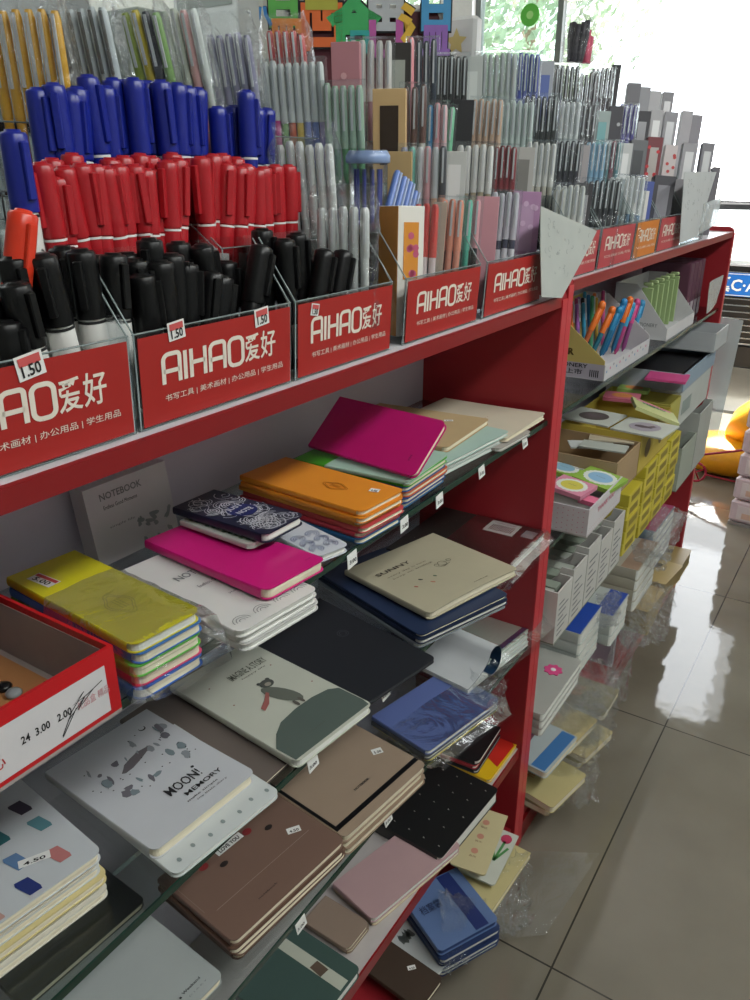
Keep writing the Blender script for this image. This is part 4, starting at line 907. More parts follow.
# ---- third glass shelf
def corner(Cp, Dp, W, zt):          # far-back and far-front pixels visible, near side hidden
    c, d = onz(*Cp, zt), onz(*Dp, zt); u = (d-c).normalized(); v = Vector((-u.y, u.x, 0)); return dict(dims=((d-c).length, W), loc=c-v*W, rz=math.atan2(u.y, u.x))
zt = S3+.010
k = corner((138, 905), (224, 975), .15, zt)
notebook('notebook', 'plain light grey notebook with a tiny black mark at the bottom left', None, None, None, zt, .009, '#a9afae', deco=lambda mb, fn, L, W, ob: [text(mb, 'Weekend', lambda a, b: fn(L*.88-b, W*.72+a, 1), 0, 0, W*.16, L*.022, INK, .02), text(mb, 'D I A R Y', lambda a, b: fn(L*.93-b, W*.74+a, 1), 0, 0, W*.16, L*.012, GREYINK, 0), poly(mb, blob(L*.88, W*.695, .002, .0015, 4, .7), lambda a, b: fn(a, b, 1), INK)] and None, **k)
zt = S3+.019; k = corner((62, 835), (146, 900), .16, zt)
notebook('notebook', 'charcoal grey notebook half under the brush-stroke stack', None, None, None, zt, .008, '#4a4c4b', **k)
def kraftbear(mb, fn, L, W, ob):
    f1 = lambda a, b: fn(a, b, 1); f2 = lambda a, b: fn(a, b, 2)
    strokes(mb, [[(L*.03, W*.40), (L*.22, W*.40), (L*.22, W*.62)], [(L*.22, W*.0+.004), (L*.60, W*.0+.004)]], f1, .0006, M('#8c7a70'))
    for (u, v) in ((.22, .24), (.22, .62), (.08, .22)): poly(mb, blob(u*L, v*W, .0055, .0065, 12), f1, M('#8a2c30'))
    for (u, v) in ((.34, .34), (.34, .74)): poly(mb, blob(u*L, v*W, .004, .006, 10), f2, M('#2a2220'))
    poly(mb, [(L*.16, W*.36), (L*.24, W*.36), (L*.24, W*.58), (L*.16, W*.58)], f2, WHITE); text(mb, 'LOVE YOU', lambda a, b: fn(L*.225-b, W*.385+a, 3), 0, 0, W*.17, L*.045, INK, .03)
    strokes(mb, [[(L*.66, W*.08), (L*.66, W*.9)]], f1, .0005, M('#a89a90')); text(mb, 'notebook', lambda a, b: fn(L*.86-b, W*.3+a, 1), 0, 0, W*.16, L*.02, M('#3a2c28'), .01)
stack([dict(t=.0085, label='brown notebook, %s of the stack under the LOVE YOU one' % s, cover=c, pages=CREAM) for s, c in (('lowest', '#5c4438'), ('second lowest', '#6f5648'), ('topmost hidden one', '#5f463a'))]
      + [dict(t=.009, label='brown notebook with a LOVE YOU tag and red dots, top of its stack', cover='#7a6054', pages=CREAM, coat=.25, deco=multi(kraftbear, sticker_deco(.55, .78, .018, .010, 1.1, '4.50')))], (158, 878), (234, 943), (336, 833), S3)
stack([dict(t=.010, label='tan black-banded notebook, %s of its stack' % s, cover='#98826e', pages=CREAM) for s in ('lowest', 'middle')]
      + [dict(t=.011, label='tan notebook with a broad black band along its edge, topmost', cover='#9f8b78', pages=CREAM, coat=.3, deco=multi(lambda mb, fn, L, W, ob: [poly(mb, [(L*.86, .001), (L*.91, .001), (L*.91, W-.001), (L*.86, W-.001)], lambda a, b: fn(a, b, 1), BLACK), poly(mb, [(.002, .001), (L*.86, .001), (L*.86, W*.035), (.002, W*.035)], lambda a, b: fn(a, b, 1), BLACK), text(mb, 'NOTEBOOK', lambda a, b: fn(L*.72-b, W*.40+a, 2), 0, 0, W*.17, L*.025, INK, .02)] and None, sticker_deco(.55, .80, .016, .012, 1.1, '5.00')))], (262, 782), (345, 838), (416, 758), S3)
pv = stack([dict(t=.006, label='yellow-edged notebook under the periwinkle bagged one', cover='#c8b84c', pages=PAGEW),
       dict(t=.007, label='dark grey notebook under the periwinkle bagged one', cover='#4a4c52', pages=PAGEW),
       dict(t=.008, label='periwinkle blue notebook in a crinkled clear bag', cover='#5f6fa6', pages=PAGEW, coat=.3)], (372, 716), (428, 752), (487, 692), S3)
ms = stack([dict(t=.008, label='white-paged notebook with a blue cover, %s of the stack by the divider' % s, cover='#c4ccc8', pages=PAGEW) for s in ('lowest', 'second', 'third')]
      + [dict(t=.008, label='pale green lined notebook with navy edge by the red divider, topmost', cover='#a9b9ae', pages=PAGEW, deco=lambda mb, fn, L, W, ob: [strokes(mb, [[(L*(.06+.055*i), W*.02), (L*(.06+.055*i), W*.98)] for i in range(15)], lambda u, v: fn(u, v, 1), .0005, M('#8fa398'))]+[poly(mb, [(L*.93, .001), (L*.985, .001), (L*.985, W-.001), (L*.93, W-.001)], lambda a, b: fn(a, b, 1), M('#1c3560'))] and None)], (405, 625), (488, 662), (535, 612), S3)
def curled():
    zt = S3+.030; b = onz(468, 690, zt); u = Vector((math.cos(R(-8)), math.sin(R(-8)), 0)); v = Vector((-u.y, u.x, 0)); L = .155
    o0 = b-u*L
    t = thing('notebook', 'pale notebook whose white cover rolls back showing a dark blue inside', 'notebook', (o0.x, o0.y, S3))
    rr = .022; cx, cz = .078, .018
    prof = [(0, 0), (.025, .006), (.045, .015), (.060, .026)]+[(cx+rr*math.cos(R(q)), cz+rr*1.25*math.sin(R(q))) for q in range(125, -121, -15)]
    def mk(off, mt, nm):
        mb = MB(); vs = []; n = len(prof)
        for k in range(9):
            for i, (pv_, pz) in enumerate(prof):
                d = Vector((prof[min(i+1, n-1)][0]-prof[max(i-1, 0)][0], prof[min(i+1, n-1)][1]-prof[max(i-1, 0)][1])).normalized(); nn = Vector((-d.y, d.x))*off
                p = o0+u*(L*k/8)+v*(pv_+nn.x); vs.append((p.x, p.y, zt+pz+nn.y))
        mb.add(vs, [(k*n+i, k*n+i+1, (k+1)*n+i+1, (k+1)*n+i) for k in range(8) for i in range(n-1)], mt, True); mb.build(nm, t, world=True)
    mk(.0006, M('#c9ccce', .6), 'cover_lining'); mk(-.0006, M('#16324e', .35), 'cover')
    pg = MB(); q = [o0, o0+u*L, o0+u*L+v*.06, o0+v*.06]; pg.extr([(p.x, p.y, S3+.0235) for p in q], (0, 0, .005), PAGEW); pg.build('pages', t, world=True)
curled()
# ---- red bottom shelf
notebook('notebook', 'yellow and red magazine lowest of the pile by the red divider', None, (490, 781), (530, 727), S4+.008, .007, '#d9ae14', pages=PAGEW, coat=.3, Lg=.17, deco=lambda mb, fn, L, W, ob: [poly(mb, [(L*.80, W*.30), (L*.97, W*.22), (L*.98, W*.62), (L*.78, W*.78)], lambda a, b: fn(a, b, 1), M('#c02418')), poly(mb, blob(L*.93, W*.88, .008, .006, 10), lambda a, b: fn(a, b, 1), M('#c02418'))] and None)
bs = stack([dict(t=.007, label='black notebook, lowest of the black pile above the magazine', cover='#16171a', pages=PAGEW),
       dict(t=.008, label='red-edged notebook in the black pile above the magazine', cover='#9c3038', pages=PAGEW),
       dict(t=.009, label='black notebook with a gold round seal, top of the pile by the divider', cover='#141517', pages=PAGEW, coat=.5, r=.014, deco=lambda mb, fn, L, W, ob: [poly(mb, blob(L*.62, W*.72, .010, .010, 18), lambda a, b: fn(a, b, 1), M('#a08c5c', .4)), strokes(mb, [[(L*.59, W*.66), (L*.62, W*.72), (L*.59, W*.78)], [(L*.65, W*.66), (L*.65, W*.78)]], lambda a, b: fn(a, b, 2), .0012, INK), text(mb, 'H', lambda a, b: fn(L*.88-b, W*.42+a, 1), 0, 0, W*.06, L*.04, WHITE, .03), poly(mb, [(L*.66, W*.80), (L*.78, W*.80), (L*.78, W*.93), (L*.66, W*.93)], lambda a, b: fn(a, b, 2), M('#c4c6c6'))] and None)], .16, (478, 763), (520, 698), S4+.009)
def polka(mb, fn, L, W, ob):
    for i in range(6):
        for j in range(5):
            u, v = L*(.10+.16*i+(.08 if j % 2 else 0)), W*(.1+.2*j)
            if u < L*.97: poly(mb, [(u, v), (u+.0045, v-.0004), (u+.001, v+.0022)], lambda a, b: fn(a, b, 1), M('#b8b4ac'))
notebook('notebook', 'thick black notebook with little pale wedges, beside the pink one', None, (441, 859), (499, 789), S4+.026, .025, '#131415', pages=PAGEW, coat=.4, deco=polka, cv=.0018, Lg=.19)
stack([dict(t=.009, label='cream-paged notebook hidden below the pale pink one', cover='#b8a48c', pages=CREAM), dict(t=.010, label='pale pink notebook lying over the red shelf edge', cover='#b39496', pages=PAGEW, rough=.4)], (333, 883), (373, 920), (449, 836), S4)
stack([dict(t=.007, label='lower of two small tan notebooks left of the pale pink one', cover='#84705f'), dict(t=.007, label='upper of two small tan notebooks left of the pale pink one', cover='#8f7c6e', coat=.3)], (303, 921), (348, 950), (371, 923), S4)
zt = S4+.016; k = corner((296, 925), (361, 968), .13, zt)
notebook('notebook', 'dark green notebook with a white band at the bottom edge of the view', None, None, None, zt, .014, '#3f5550', pages=PAGEW, deco=lambda mb, fn, L, W, ob: [poly(mb, [(.002, W*.66), (L*.97, W*.66), (L*.97, W*.80), (.002, W*.80)], lambda a, b: fn(a, b, 1), M('#b9bcae')), poly(mb, [(L*.5, W*.68), (L*.68, W*.66), (L*.7, W*.78), (L*.52, W*.79)], lambda a, b: fn(a, b, 2), M('#5c4c40'))] and None, coat=.5, **k)
# ---- base board
notebook('notebook', 'white notebook with a dark tree picture above the brown one', (372, 935), (430, 983), (452, 953), S5+.022, .006, '#b4b8b8', pages=PAGEW, deco=lambda mb, fn, L, W, ob: [poly(mb, blob(L*.35, W*(.4+.08*i), .010, .005, 9, 0, .4), lambda a, b: fn(a, b, 1), M('#565a58')) for i in range(5)] and None)
notebook('notebook', 'dark brown notebook with a white sticker lowest in the middle of the view', (352, 960), (420, 1010), (444, 978), S5+.034, .010, '#3d2e22', deco=sticker_deco(.62, .62, .014, .008, .9), rough=.6)
notebook('folder', 'blue folder with a navy band on the base board', (400, 895), (440, 952), (475, 890), S5+.06, .012, '#5c74a0', pages=M('#2c4478'), deco=lambda mb, fn, L, W, ob: [poly(mb, [(.002, W*.62), (L*.98, W*.62), (L*.98, W*.84), (.002, W*.84)], lambda a, b: fn(a, b, 1), M('#1a2c66')), text(mb, '档案袋', lambda a, b: fn(L*.45-b, W*.10+a, 1), 0, 0, W*.35, L*.14, M('#16264c'), .01)] and None, cat='folder', coat=.3)
stack([dict(name='folder', t=.010, label='navy folder, %s under the light blue one' % s, cover='#22345e', pages=PAGEW, cat='folder') for s in ('lowest', 'second', 'third', 'next')], (402, 905), (442, 962), (478, 899), S5)
def seals(mb, fn, L, W, ob):
    for i in range(3):
        poly(mb, blob(L*(.25+.26*i), W*.5, .007, .007, 12), lambda a, b: fn(a, b, 1), M('#c48a76')); text(mb, '喜庆', lambda a, b: fn(L*(.36+.26*i)-b, W*.40+a, 1), 0, 0, W*.2, L*.03, M('#7c5c4c'))
def seals(mb, fn, L, W, ob):
    for i in range(3):
        poly(mb, blob(L*(.22+.24*i), W*.5, .007, .007, 12), lambda a, b: fn(a, b, 1), M('#c48a76')); text(mb, '喜庆', lambda a, b: fn(L*(.32+.24*i)-b, W*.40+a, 1), 0, 0, W*.2, L*.03, M('#7c5c4c'))
def tulip(mb, fn, L, W, ob):
    poly(mb, blob(L*.15, W*.75, .012, .011, 12), lambda a, b: fn(a, b, 1), M('#b8385c')); strokes(mb, [[(L*.2, W*.75), (L*.6, W*.7)], [(L*.6, W*.7), (L*.3, W*.9)], [(L*.6, W*.7), (L*.3, W*.5)]], lambda a, b: fn(a, b, 1), .005, M('#4a8a4c'))
k = corner((531, 853), (486, 920), .085, S5+.04); notebook('envelope', 'pale yellow packet in a torn clear bag at the foot of the divider', None, None, None, S5+.04, .012, '#c2b684', cat='packet', pages=CREAM, **k)
k = corner((519, 836), (494, 886), .075, S5+.055); notebook('greeting_card', 'white card with a pink tulip on the base board', None, None, None, S5+.055, .003, '#c3c6bc', deco=tulip, cat='card', spine=None, **k)
k = corner((508, 816), (485, 876), .07, S5+.085); notebook('greeting_card', 'long cream card with three red seals on the base board', None, None, None, S5+.085, .003, '#c9bd94', deco=seals, cat='card', spine=None, **k)
# ================================================================ SECOND UNIT: BOXES, DISPLAYS
T1 = .9684; T2 = .7054; T3 = .5054; T4 = GZ[4]+.0004
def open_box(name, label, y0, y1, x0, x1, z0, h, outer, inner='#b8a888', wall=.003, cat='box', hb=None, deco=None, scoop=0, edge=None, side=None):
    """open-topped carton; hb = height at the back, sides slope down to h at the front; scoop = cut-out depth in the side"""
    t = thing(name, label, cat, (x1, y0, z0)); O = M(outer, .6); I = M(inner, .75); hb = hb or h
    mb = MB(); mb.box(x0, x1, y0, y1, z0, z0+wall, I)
    mb.box(x1-wall, x1, y0, y1, z0+wall, z0+h, O)
    mb.box(x0, x0+wall, y0, y1, z0+wall, z0+hb, O)
    for ya, mt in ((y0, M(side, .6) if side else O), (y1-wall, O)):
        pts = [(x1-wall, z0+wall), (x1-wall, z0+h)]
        if scoop:
            n = 8; xa, xb = x1-wall-(x1-x0)*.12, x0+wall+(x1-x0)*.12
            for i in range(n+1): a = math.pi*i/n; pts.append(((xa+xb)/2+(xa-xb)/2*math.cos(a), z0+h-scoop*math.sin(a)+(hb-h)*i/n))
        pts += [(x0+wall+(x1-x0)*(.45 if hb > h else 0), z0+hb), (x0+wall, z0+hb), (x0+wall, z0+wall)]
        pts = [p for i, p in enumerate(pts) if i == 0 or p != pts[i-1]]
        mb.extr([(x, ya, z) for x, z in pts], (0, wall, 0), mt)
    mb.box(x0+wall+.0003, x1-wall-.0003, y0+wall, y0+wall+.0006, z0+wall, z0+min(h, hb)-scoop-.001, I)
    mb.build('carton_body', t, world=True)
    if deco:
        ff = lambda u, v: (x1+.0004, y0+u, z0+v); fs = lambda u, v: (x0+u, y0-.0004, z0+v); q = MB(); deco(q, ff, fs, y1-y0, h, x1-x0)
        if q.v: q.build('printed_design', t, world=True)
    return t
def Y(px, py, X): return onx(px, py, X).y
# --- top glass shelf
def yellow_tray():
    y0 = onz(592, 380, T1).y; y1 = Y(651, 331, -.445); x1 = -.445; x0 = -.60; W = y1-y0
    YC = M('#c9b56a', .7); WC = M('#c4c2c6', .6)
    t = thing('display_tray', 'yellow-sided cardboard display tray full of novelty pens with orange caps', 'display tray', (x1, y0, T1))
    mb = MB(); mb.box(x0, x1, y0, y1, T1, T1+.002, WC); mb.box(x1-.002, x1, y0, y1, T1+.002, T1+.032, WC)
    for ya, mt in ((y0, YC), (y1-.002, WC)): mb.extr([(x1-.002, ya, T1+.002), (x1-.002, ya, T1+.040), (x0+.05, ya, T1+.125), (x0, ya, T1+.125), (x0, ya, T1+.002)], (0, .002, 0), mt)
    mb.box(x0-.002, x0, y0, y1, T1, T1+.125, YC); mb.build('carton_body', t, world=True)
    q = MB(); fs = lambda u, v: (x0+u, y0-.0004, T1+v); poly(q, [(.01, .002), (.153, .002), (.153, .032), (.01, .032)], fs, M('#b3adb8')); f2 = lambda u, v: (x0+u, y0-.0007, T1+v)
    text(q, 'STATIONERY', f2, .03, .022, .09, .008, INK, .02); text(q, '新品上市', f2, .04, .008, .07, .011, INK, .02); text(q, 'COLOR', f2, .02, .045, .07, .014, M('#5a4a20'), .04)
    for i in range(5): poly(q, [(.125+.004*i, .006), (.127+.004*i, .006), (.127+.004*i, .02), (.125+.004*i, .02)], f2, INK)
    ff = lambda u, v: (x1+.0005, y0+u, T1+v)
    for i in range(14): poly(q, blob(.012+i*W/15, .017+.004*(i % 3), .004, .003, 7), ff, M(['#5c8ab0', '#c05c88', '#7a7c84'][i % 3]))
    q.build('printed_design', t, world=True)
    # pens in the tray
    cs = [('#2f7fb8', '#2f6fa8'), ('#3c9cc0', '#3c8cb0'), ('#d0508c', '#c85890'), ('#e07838', '#2c7c8c'), ('#48a070', '#58a880'), ('#303038', '#484850'), ('#b06cc0', '#8868b0'), ('#e0b030', '#c8a040')]
    k = 0; r2 = random.Random(6)
    for (px, py, cc, ln, ty, tx) in [(602, 305, ('#e8762c', '#b8603a'), .125, .35, .25), (612, 310, ('#e8762c', '#2c6c80'), .12, .35, .25), (624, 302, ('#2f86c0', '#2a6c9c'), .12, .30, .2), (630, 300, ('#e8762c', '#306c94'), .12, .3, .15), (632, 305, ('#3c9cc8', '#b84a80'), .115, .3, .15), (637, 302, ('#d04c88', '#904a80'), .115, .3, .1), (642, 303, ('#3c90c0', '#386c98'), .11, .3, .1), (619, 310, ('#3088b8', '#2a6c90'), .105, .28, .22)]:
        o = slim_pen(cc[0], cc[1], None, r=.0055, clip=cc[0]); s = ln/.148
        o.matrix_basis = lean(px, py, -.485, ln, ty, tx) @ Matrix.Diagonal((1, 1, s, 1)); o['label'] = 'round-headed novelty pen in the yellow-sided tray, %s' % ['leftmost orange-capped one', 'second orange-capped one', 'blue-capped one in front', 'orange-capped one farther in', 'sky blue one with pink barrel', 'pink-capped one', 'sky blue one at the right', 'blue one between the orange caps'][k]; k += 1
        h = MB(); h.lathe([(.002, -.004), (.0068, .002), (.0078, .010), (.0062, .017), (.002, .020)], 12, M(cc[0], .35)); c_ = h.build('round_head', o); c_.location = (0, 0, .138)
    for i in range(20):
        cc = cs[i % 8]; y = y0+W*(.12+.85*(i/20)); x = -.54-.02*(i % 3)
        o = slim_pen(cc[0], cc[1], None, clip='#e0e4e8') if i == 0 or i % 8 == i and i < 8 else None
        if o is None: o = dup(tp[i % 8], Matrix())
        else:
            if i == 0: tp = []
            tp.append(o)
        o.matrix_basis = Matrix.Translation((x, y, T1+.003)) @ Matrix.Rotation(R(r2.uniform(-6, 6)), 4, 'X') @ Matrix.Rotation(R(-6), 4, 'Y') @ Matrix.Diagonal((1, 1, .80+.1*r2.random(), 1))
        o['label'] = 'thin pen, %s from the left, in the back of the yellow-sided tray' % ORD[i]; o['group'] = 'thin pens in the back of the yellow-sided tray'
    # loose dotted card
    c = thing('dotted_card', 'white card with black dots tucked behind the orange-capped pens', 'card', (x0+.01, y0+.01, T1+.003)); mb = MB(); mb.extr([(x0+.03, y0+.012, T1+.003), (x0+.12, y0+.012, T1+.003), (x0+.12, y0+.012, T1+.05), (x0+.03, y0+.012, T1+.075)], (0, .0012, 0), WHITE)
    f3 = lambda u, v: (x0+.03+u, y0+.0115, T1+.003+v)
    for i in range(6):
        for j in range(4): poly(mb, blob(.008+.014*i, .008+.012*j, .0022, .0022, 8), f3, INK)
    mb.build('card', c, world=True)
yellow_tray()
def white_tray():
    x1 = -.445; x0 = -.58; y0 = Y(668, 325, x1)-.0; y1 = Y(692, 315, x1)+.03; W = y1-y0; WC = M('#cfcdd0', .6)
    t = thing('display_tray', 'white slant-sided cardboard tray holding pale green rulers on the upper glass shelf', 'display tray', (x1, y0, T1))
    mb = MB(); mb.box(x0, x1, y0, y1, T1, T1+.002, WC); mb.box(x1-.002, x1, y0, y1, T1+.002, T1+.030, WC); mb.box(x0-.002, x0, y0, y1, T1, T1+.13, WC)
    for ya in (y0, y1-.002): mb.extr([(x1-.002, ya, T1+.002), (x1-.002, ya, T1+.03), (x0+.05, ya, T1+.13), (x0, ya, T1+.13), (x0, ya, T1+.002)], (0, .002, 0), WC)
    mb.build('carton_body', t, world=True)
    q = MB(); fs = lambda u, v: (x0+u, y0-.0004, T1+v); text(q, 'STATIONERY', fs, .05, .03, .06, .009, GREYINK, .01); text(q, '文具', fs, .045, .008, .04, .018, INK, .03); q.build('printed_design', t, world=True)
    for i in range(6):
        g = thing('green_pen', 'pale green flat-headed pen, %s from the left, in the white slant-sided tray' % ORD[i], 'pen', (-.50, y0+.012+i*(W-.03)/5, T1+.003), 0, 'pale green pens in the white tray')
        k = MB(); k.box(-.02, .006, -.004, .004, 0, .118+.003*(i % 2), M('#9cb47c', .5), .001); k.build('barrel', g); k = MB(); k.box(-.018, .004, -.005, .005, .1225, .131, M('#aec28c', .5), .002); k.build('cap', g)
white_tray()
def mauve_boxes():
    for i in range(4):
        y = 2.28+.045*i
        t = thing('gift_box', 'dark mauve upright box beyond the white tray, %s' % ['nearest the green pens', 'second from the green pens', 'third from the green pens', 'against the end panel'][i], 'box', (-.47, y, T1)); mb = MB(); mb.box(-.60, -.47, y, y+.038, T1, T1+.155, M('#5c3548', .5), .002); mb.build('carton_body', t, world=True)
        q = MB(); q.box(-.4698, -.4690, y+.004, y+.034, T1+.006, T1+.05, M('#b4a8b0')); q.build('label_panel', t, world=True)
mauve_boxes()
def sheet_obj(name, label, pts, mt, cat, th=.0012, nsub=8, amp=.003, deco=None):
    """slightly buckled sheet from four world corners"""
    a, b, c, d = [Vector(p) for p in pts]; n = (b-a).cross(d-a).normalized(); r2 = random.Random(int(a.x*999)); ph = r2.random()*6
    def P(s, t_): p = a*(1-s)*(1-t_)+b*s*(1-t_)+c*s*t_+d*(1-s)*t_; return p+n*amp*math.sin(s*4+ph)*math.cos(t_*3+ph)
    t = thing(name, label, cat, a); mb = MB(); N = nsub
    top = [P(i/N, j/N)+n*th/2 for j in range(N+1) for i in range(N+1)]; bot = [P(i/N, j/N)-n*th/2 for j in range(N+1) for i in range(N+1)]
    K = len(top); fs = []
    for j in range(N):
        for i in range(N): q = j*(N+1)+i; fs += [(q, q+1, q+N+2, q+N+1), (K+q, K+q+N+1, K+q+N+2, K+q+1)]
    ring = [i for i in range(N+1)]+[j*(N+1)+N for j in range(1, N+1)]+[N*(N+1)+i for i in range(N-1, -1, -1)]+[j*(N+1) for j in range(N-1, 0, -1)]
    for k in range(len(ring)): q, r_ = ring[k], ring[(k+1) % len(ring)]; fs.append((q, K+q, K+r_, r_))
    mb.add(top+bot, fs, mt); mb.build('sheet', t, world=True)
    if deco: q = MB(); deco(q, lambda s, u: P(s, u)+n*(th/2+.0006)); deco2 = q.build('printed_design', t, world=True)
    return t
sheet_obj('clear_folder', 'milky clear pouch hanging over the glass edge at the far end', [(-.43, 2.36, .985), (-.43, 2.50, .995), (-.43, 2.51, 1.075), (-.43, 2.35, 1.07)], clear('milky', (.8, .84, .86), .08, .2, bump=.3, bscale=20, edge=.5, milk=.35), 'folder')
# big grey sheet between the units (patterned transparent paper bag)
def scribble(q, P):
    r2 = random.Random(12); m = M('#8d9394', .7)
    for k in range(26):
        s, u = r2.uniform(.1, .9), r2.uniform(.3, .93)
        strokes(q, [[(s+.02*math.cos(a*1.3+k), u+.03*math.sin(a+k)) for a in range(4)]], P, .006, m)
Xs = -.432
sheet_obj('gift_paper', 'large pale grey patterned sheet standing at the joint of the two units', [onx(541, 297, Xs+.004), onx(562, 298, Xs+.01), onx(596, 231, Xs+.002), onx(541, 206, Xs-.004)], M('#b4b8b4', .5), 'paper', amp=.0015, deco=scribble)
sheet_obj('gift_paper', 'white patterned wrapping sheet draped over the far red card', [onx(680, 243, Xs), onx(697, 236, Xs), onx(716, 172, Xs), onx(684, 172, Xs)], M('#c3c6c8', .5), 'paper', amp=.002, deco=scribble)
sheet_obj('clear_folder', 'translucent pale holder panel at the very end of the top board', [onx(699, 234, Xs), onx(716, 224, Xs), onx(722, 197, Xs), onx(703, 204, Xs)], clear('milky', (.8, .84, .86), .08, .2), 'folder', amp=.001)
sheet_obj('clear_folder', 'tall translucent grey sheet hanging at the end of the second unit', [(-.470, 2.635, .52), (-.385, 2.64, .56), (-.370, 2.64, .93), (-.470, 2.635, .94)], clear('milky', (.8, .84, .86), .08, .2), 'folder', amp=.002)
# --- second level
def dotbox(q, ff, fs, W, h, D):
    m = M('#c2788c', .6); r2 = random.Random(1)
    for i in range(16):
        for j in range(5): poly(q, blob(.006+i*D/16.5, .007+j*h/5.6+.003*(i % 2), .0011, .0011, 6), fs, m)
    for i in range(22):
        for j in range(2): poly(q, blob(.006+i*W/22.5, .006+j*.008, .0011, .0011, 6), ff, m)
    text(q, '系列', lambda a, b: (fs(a, b)[0], fs(a, b)[1]-.0003, fs(a, b)[2]), D*.05, h*.12, D*.32, h*.32, M('#c04858'), .02); text(q, 'THANK YOU', lambda a, b: (ff(a, b)[0]+.0003, *ff(a, b)[1:]), W*.25, h*.58, W*.5, h*.2, M('#c8788c'), .02)
X2 = -.395
yA = onz(586, 538, T2).y
open_box('sticky_note_box', 'white carton dotted in pink holding lace-patterned sticky note packs', yA, yA+.21, -.565, X2, T2, .058, '#cdc9cc', '#b9b3b0', deco=dotbox)
def note_pack(label, cx, cy, z, c1, c2, rz, s=(.075, .062), cat='sticky notes', name='sticky_note_pack', th=.009, tx=0, oval=True, ring=True):
    t = thing(name, label, cat, (cx, cy, z), rz); t.matrix_basis = t.matrix_basis @ Matrix.Rotation(tx, 4, 'Y')
    mb = MB(); mb.box(-s[0]/2, s[0]/2, -s[1]/2, s[1]/2, 0, th, M(c1, .5)); mb.build('pad', t)
    q = MB(); f = lambda k: (lambda a, b: (a, b, th+.0003*k))
    if ring: poly(q, [((s[0]*.40)*(1+.06*(i % 2))*math.cos(2*math.pi*i/40), (s[1]*.40)*(1+.06*(i % 2))*math.sin(2*math.pi*i/40)) for i in range(40)], f(1), M('#dfe3dc', .5))
    if oval: poly(q, blob(0, 0, s[0]*.30, s[1]*.30, 24), f(2), M(c2, .5)); strokes(q, [[(-s[0]*.12, .001), (s[0]*.12, .001)]], f(3), .001, GREYINK)
    if q.v: q.build('printed_design', t)
    return t
p = onz(600, 477, T2+.062); note_pack('green sticky note pack with a pale blue oval on white lace', p.x, p.y, T2+.052, '#93b84a', '#8fb8d8', -.15, (.085, .085), tx=.12)
p = onz(562, 467, T2+.062); note_pack('green sticky note pack half hidden at the red divider', p.x, p.y+.01, T2+.050, '#8cb444', '#8ab4cc', -.1, (.08, .07), tx=.1)
p = onz(575, 491, T2+.062); note_pack('pink sticky note pack with a yellow oval on white lace', p.x-.008, p.y, T2+.064, '#d88ca4', '#d8cc58', -.12, (.075, .075), tx=.08)
p = onz(591, 498, T2+.06); note_pack('small plain hot pink note pack at the front corner of the dotted box', p.x-.005, p.y+.01, T2+.045, '#e07898', '#e07898', -.2, (.035, .03), oval=False, ring=False)
yK = yA+.215
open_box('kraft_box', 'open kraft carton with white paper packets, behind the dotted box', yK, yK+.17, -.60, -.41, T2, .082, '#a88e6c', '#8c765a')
for i, (px, py, c, rz, l) in enumerate([(592, 440, '#c9ccca', .5, 'white paper packet lying at the left in the kraft carton'), (612, 436, '#bcb09a', .25, 'beige paper packet lying across the kraft carton'), (604, 446, '#b4b8b0', .1, 'grey-white paper packet under the beige one')]):
    p = onz(px, py, T2+.085); note_pack(l, p.x, p.y, T2+.072+.005*i, c, c, rz, (.10, .05), th=.0035, oval=False, ring=False, name='paper_packet', cat='packet')
def horsebox(q, ff, fs, W, h, D):
    for u in (.25, .7): poly(q, blob(W*u, h*.5, W*.09, h*.24, 14), ff, M('#6c5a30')); 
    poly(q, blob(D*.75, h*.5, D*.09, h*.3, 14), fs, M('#6c5a30'))
yH = yK+.175
open_box('yellow_box', 'yellow open carton with oval animal picture cards on top', yH, yH+.27, -.60, -.41, T2, .095, '#bda746', '#a8914a', deco=horsebox)
def animal_card(label, px, py, rz, c):
    p = onz(px, py, T2+.10); t = note_pack(label, p.x, p.y, T2+.096, '#c6c9c0', c, rz, (.12, .115), th=.004, ring=False, name='picture_card', cat='card')
    q = MB(); f = lambda a, b: (a, b, .0052); s = .018
    poly(q, [(-s*1.2, -s*.5), (-s*.2, -s*.7), (s*.9, -s*.3), (s*1.3, s*.6), (s*.8, s*.9), (s*.3, s*.3), (-s*.8, s*.4), (-s*1.3, s*.1)], f, M('#6a5c62', .6)); q.build('animal_print', t)
animal_card('white card with an oval picture of a pale horse, front of the yellow carton', 645, 427, -.1, '#a8a0ac')
animal_card('white card with a dark dog oval, divider end of the yellow carton', 594, 416, -.1, '#5c5450')
yS = yH+.275
open_box('yellow_box', 'second yellow-green carton with memo pads behind the animal cards', yS, 2.125, -.60, -.415, T2, .10, '#b0a850', '#98905a')
for (px, py, c1, l, rz, s) in [(622, 398, '#cc6c80', 'pink and green memo pad in the second yellow-green carton', .2, (.09, .07)), (634, 390, '#9cb860', 'orange-green memo pad behind the pink one', .1, (.08, .06))]:
    p = onz(px, py, T2+.10); note_pack(l, p.x, p.y, T2+.098, c1, '#d88c4c', rz, s, ring=False)
p = onz(655, 403, T2+.13); t = note_pack('pale yellow memo packet with pink writing leaning over the carton', p.x, p.y, T2+.105, '#c8cc90', '#c8cc90', .4, (.11, .09), tx=.35, oval=False, ring=False)
q = MB(); text(q, 'MEMO', lambda a, b: (a, b, .0096), -.03, .012, .06, .014, M('#4a8a6c'), .03); poly(q, [(-.045, .028), (.045, .028), (.045, .040), (-.045, .040)], lambda a, b: (a, b, .0094), M('#d87a9c')); q.build('printed_design', t)
